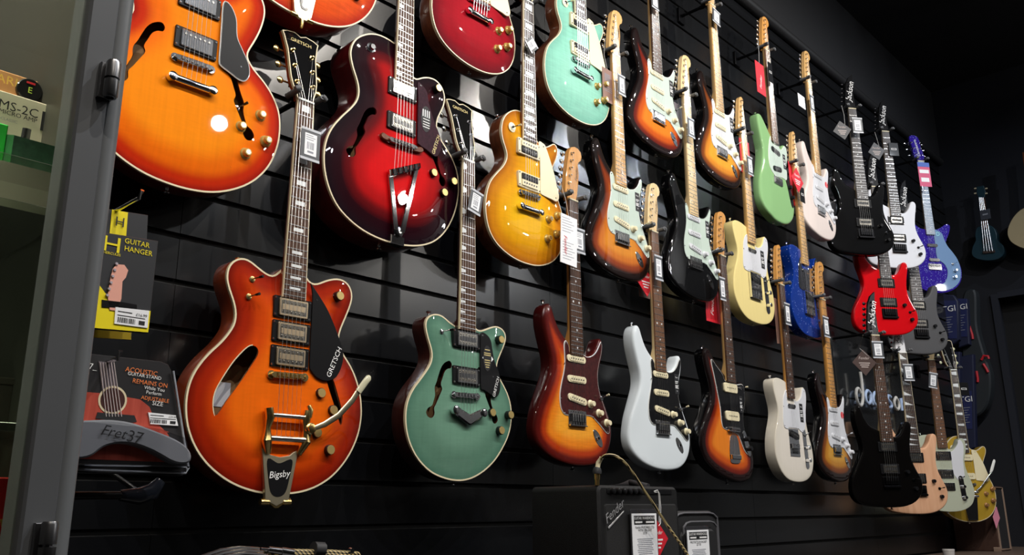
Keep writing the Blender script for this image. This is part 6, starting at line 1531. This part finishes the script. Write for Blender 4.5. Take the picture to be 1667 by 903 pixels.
b = MB(); b.box(-30, 30, -34, 34, 0, 2, .4); b.build('sleeve', pmat('charcoal_tag', (.05, .055, .07), .4), pt_); b = MB(); b.box(-16, 16, -6, 4, 2, 2.4, .1); b.build('tag_logo', inkg, pt_)
XC = 6.1; o = Vector((XC, at_x(1690, 372, XC).y, at_x(1690, 372, XC).z)); t = empty('acoustic_guitar', o, 0, 'cream-topped acoustic guitar cut off by the right edge', 'acoustic guitar')
xplate('body', [(1668, 338), (1655, 347), (1645, 361), (1640, 377), (1644, 391), (1656, 400), (1672, 405), (1692, 404), (1708, 396), (1716, 378), (1712, 358), (1700, 344), (1684, 336)], XC, .09, pmat('spruce_top', (.42, .34, .20), .4, coat=.4), t, o, 2, 12)
xplate('neck', [(1668, 270), (1676, 268), (1682, 345), (1673, 346)], XC - .01, .03, rose, t, o, 1)
xplate('headstock', [(1664, 248), (1677, 245), (1678, 270), (1667, 272)], XC - .006, .015, mahog, t, o, 1)
xplate('bridge', [(1676, 388), (1700, 385), (1701, 390), (1677, 393)], XC, .001, ebony, t, o, .5, 0, 8)
# brown combo amplifier on a counter
XB = 5.5; y0, y1 = -.236, -.014; zb, ztp = Z(-.232), Z(.12)
xe = at(1645, 890, y0).x
t = empty('combo_amplifier', (XB, y0, zb), 0, 'brown combo amplifier with black grille on the counter at the far end', 'amplifier'); w = (xe - XB) * 1000; h = (ztp - zb) * 1000; dd = (y1 - y0) * 1000
b = MB(); b.rbox(w / 2, -h / 2, w, h, -dd, 0, 6, 0, 4); b.build('cabinet', pmat('brown_vinyl', (.055, .026, .018), .5, bump=.4, nscale=500), t)
tanp = pmat('tan_piping', (.22, .15, .11), .5)
b = MB(); fr_ = [(w * .06, -8), (w * .94, -8), (w * .94, -h + 8), (w * .06, -h + 8)]
b.tube([(x, y, 2) for x, y in fr_ + [fr_[0]]], 7, 8); b.build('front_frame', tanp, t)
b = MB(); b.box(w * .1, w * .9, -h + 14, -14, 0, 2.5, .5); b.build('grille', pmat('dark_grille', (.012, .012, .014), .8), t)
for x, y in ((8, -8), (w - 8, -8)):
    b = MB(); b.rbox(x, y, 30, 30, -28, 5, 6); b.build('corner_guard', tanp, t)
pk = card(1622, 842, y0 - .01, 110, 70, 'pink paper slip stuck on the brown combo amplifier', pmat('pink_paper', (.85, .30, .42), .6), marks='none', rot=R(-30), name='pink_slip', cat='paper slip')
ct = empty('counter', (5.55, -.35, 0), 0, 'dark wooden counter at the far end with a pale edge', 'counter')
b = MB(); b.box(-900, 700, -(zb) * 1000, -(zb) * 1000 + 26, -320, 330, 2); b.build('counter_top', pmat('counter_brown', (.11, .075, .055), .5, noise=.2), ct)
b = MB(); b.box(-860, 660, -(zb) * 1000 + 26, 0, -300, 300, 2); b.build('counter_body', blackr, ct)
v = at(1543, 889, -.30); t = empty('small_white_tub', (v.x, -.30, zb), 0, 'small pale tub on the counter beside the brown amplifier', 'tub')
b = MB(); b.tube([(0, 0, 0), (0, -42, 0), (0, -44, 0)], [22, 26, 26], 18); b.build('tub', pmat('pale_tub', (.5, .47, .45), .4), t)
b = MB(); b.tube([(0, -44, 0), (0, -50, 0)], [27, 26], 18); b.build('lid', MATS['pale_tub'], t)
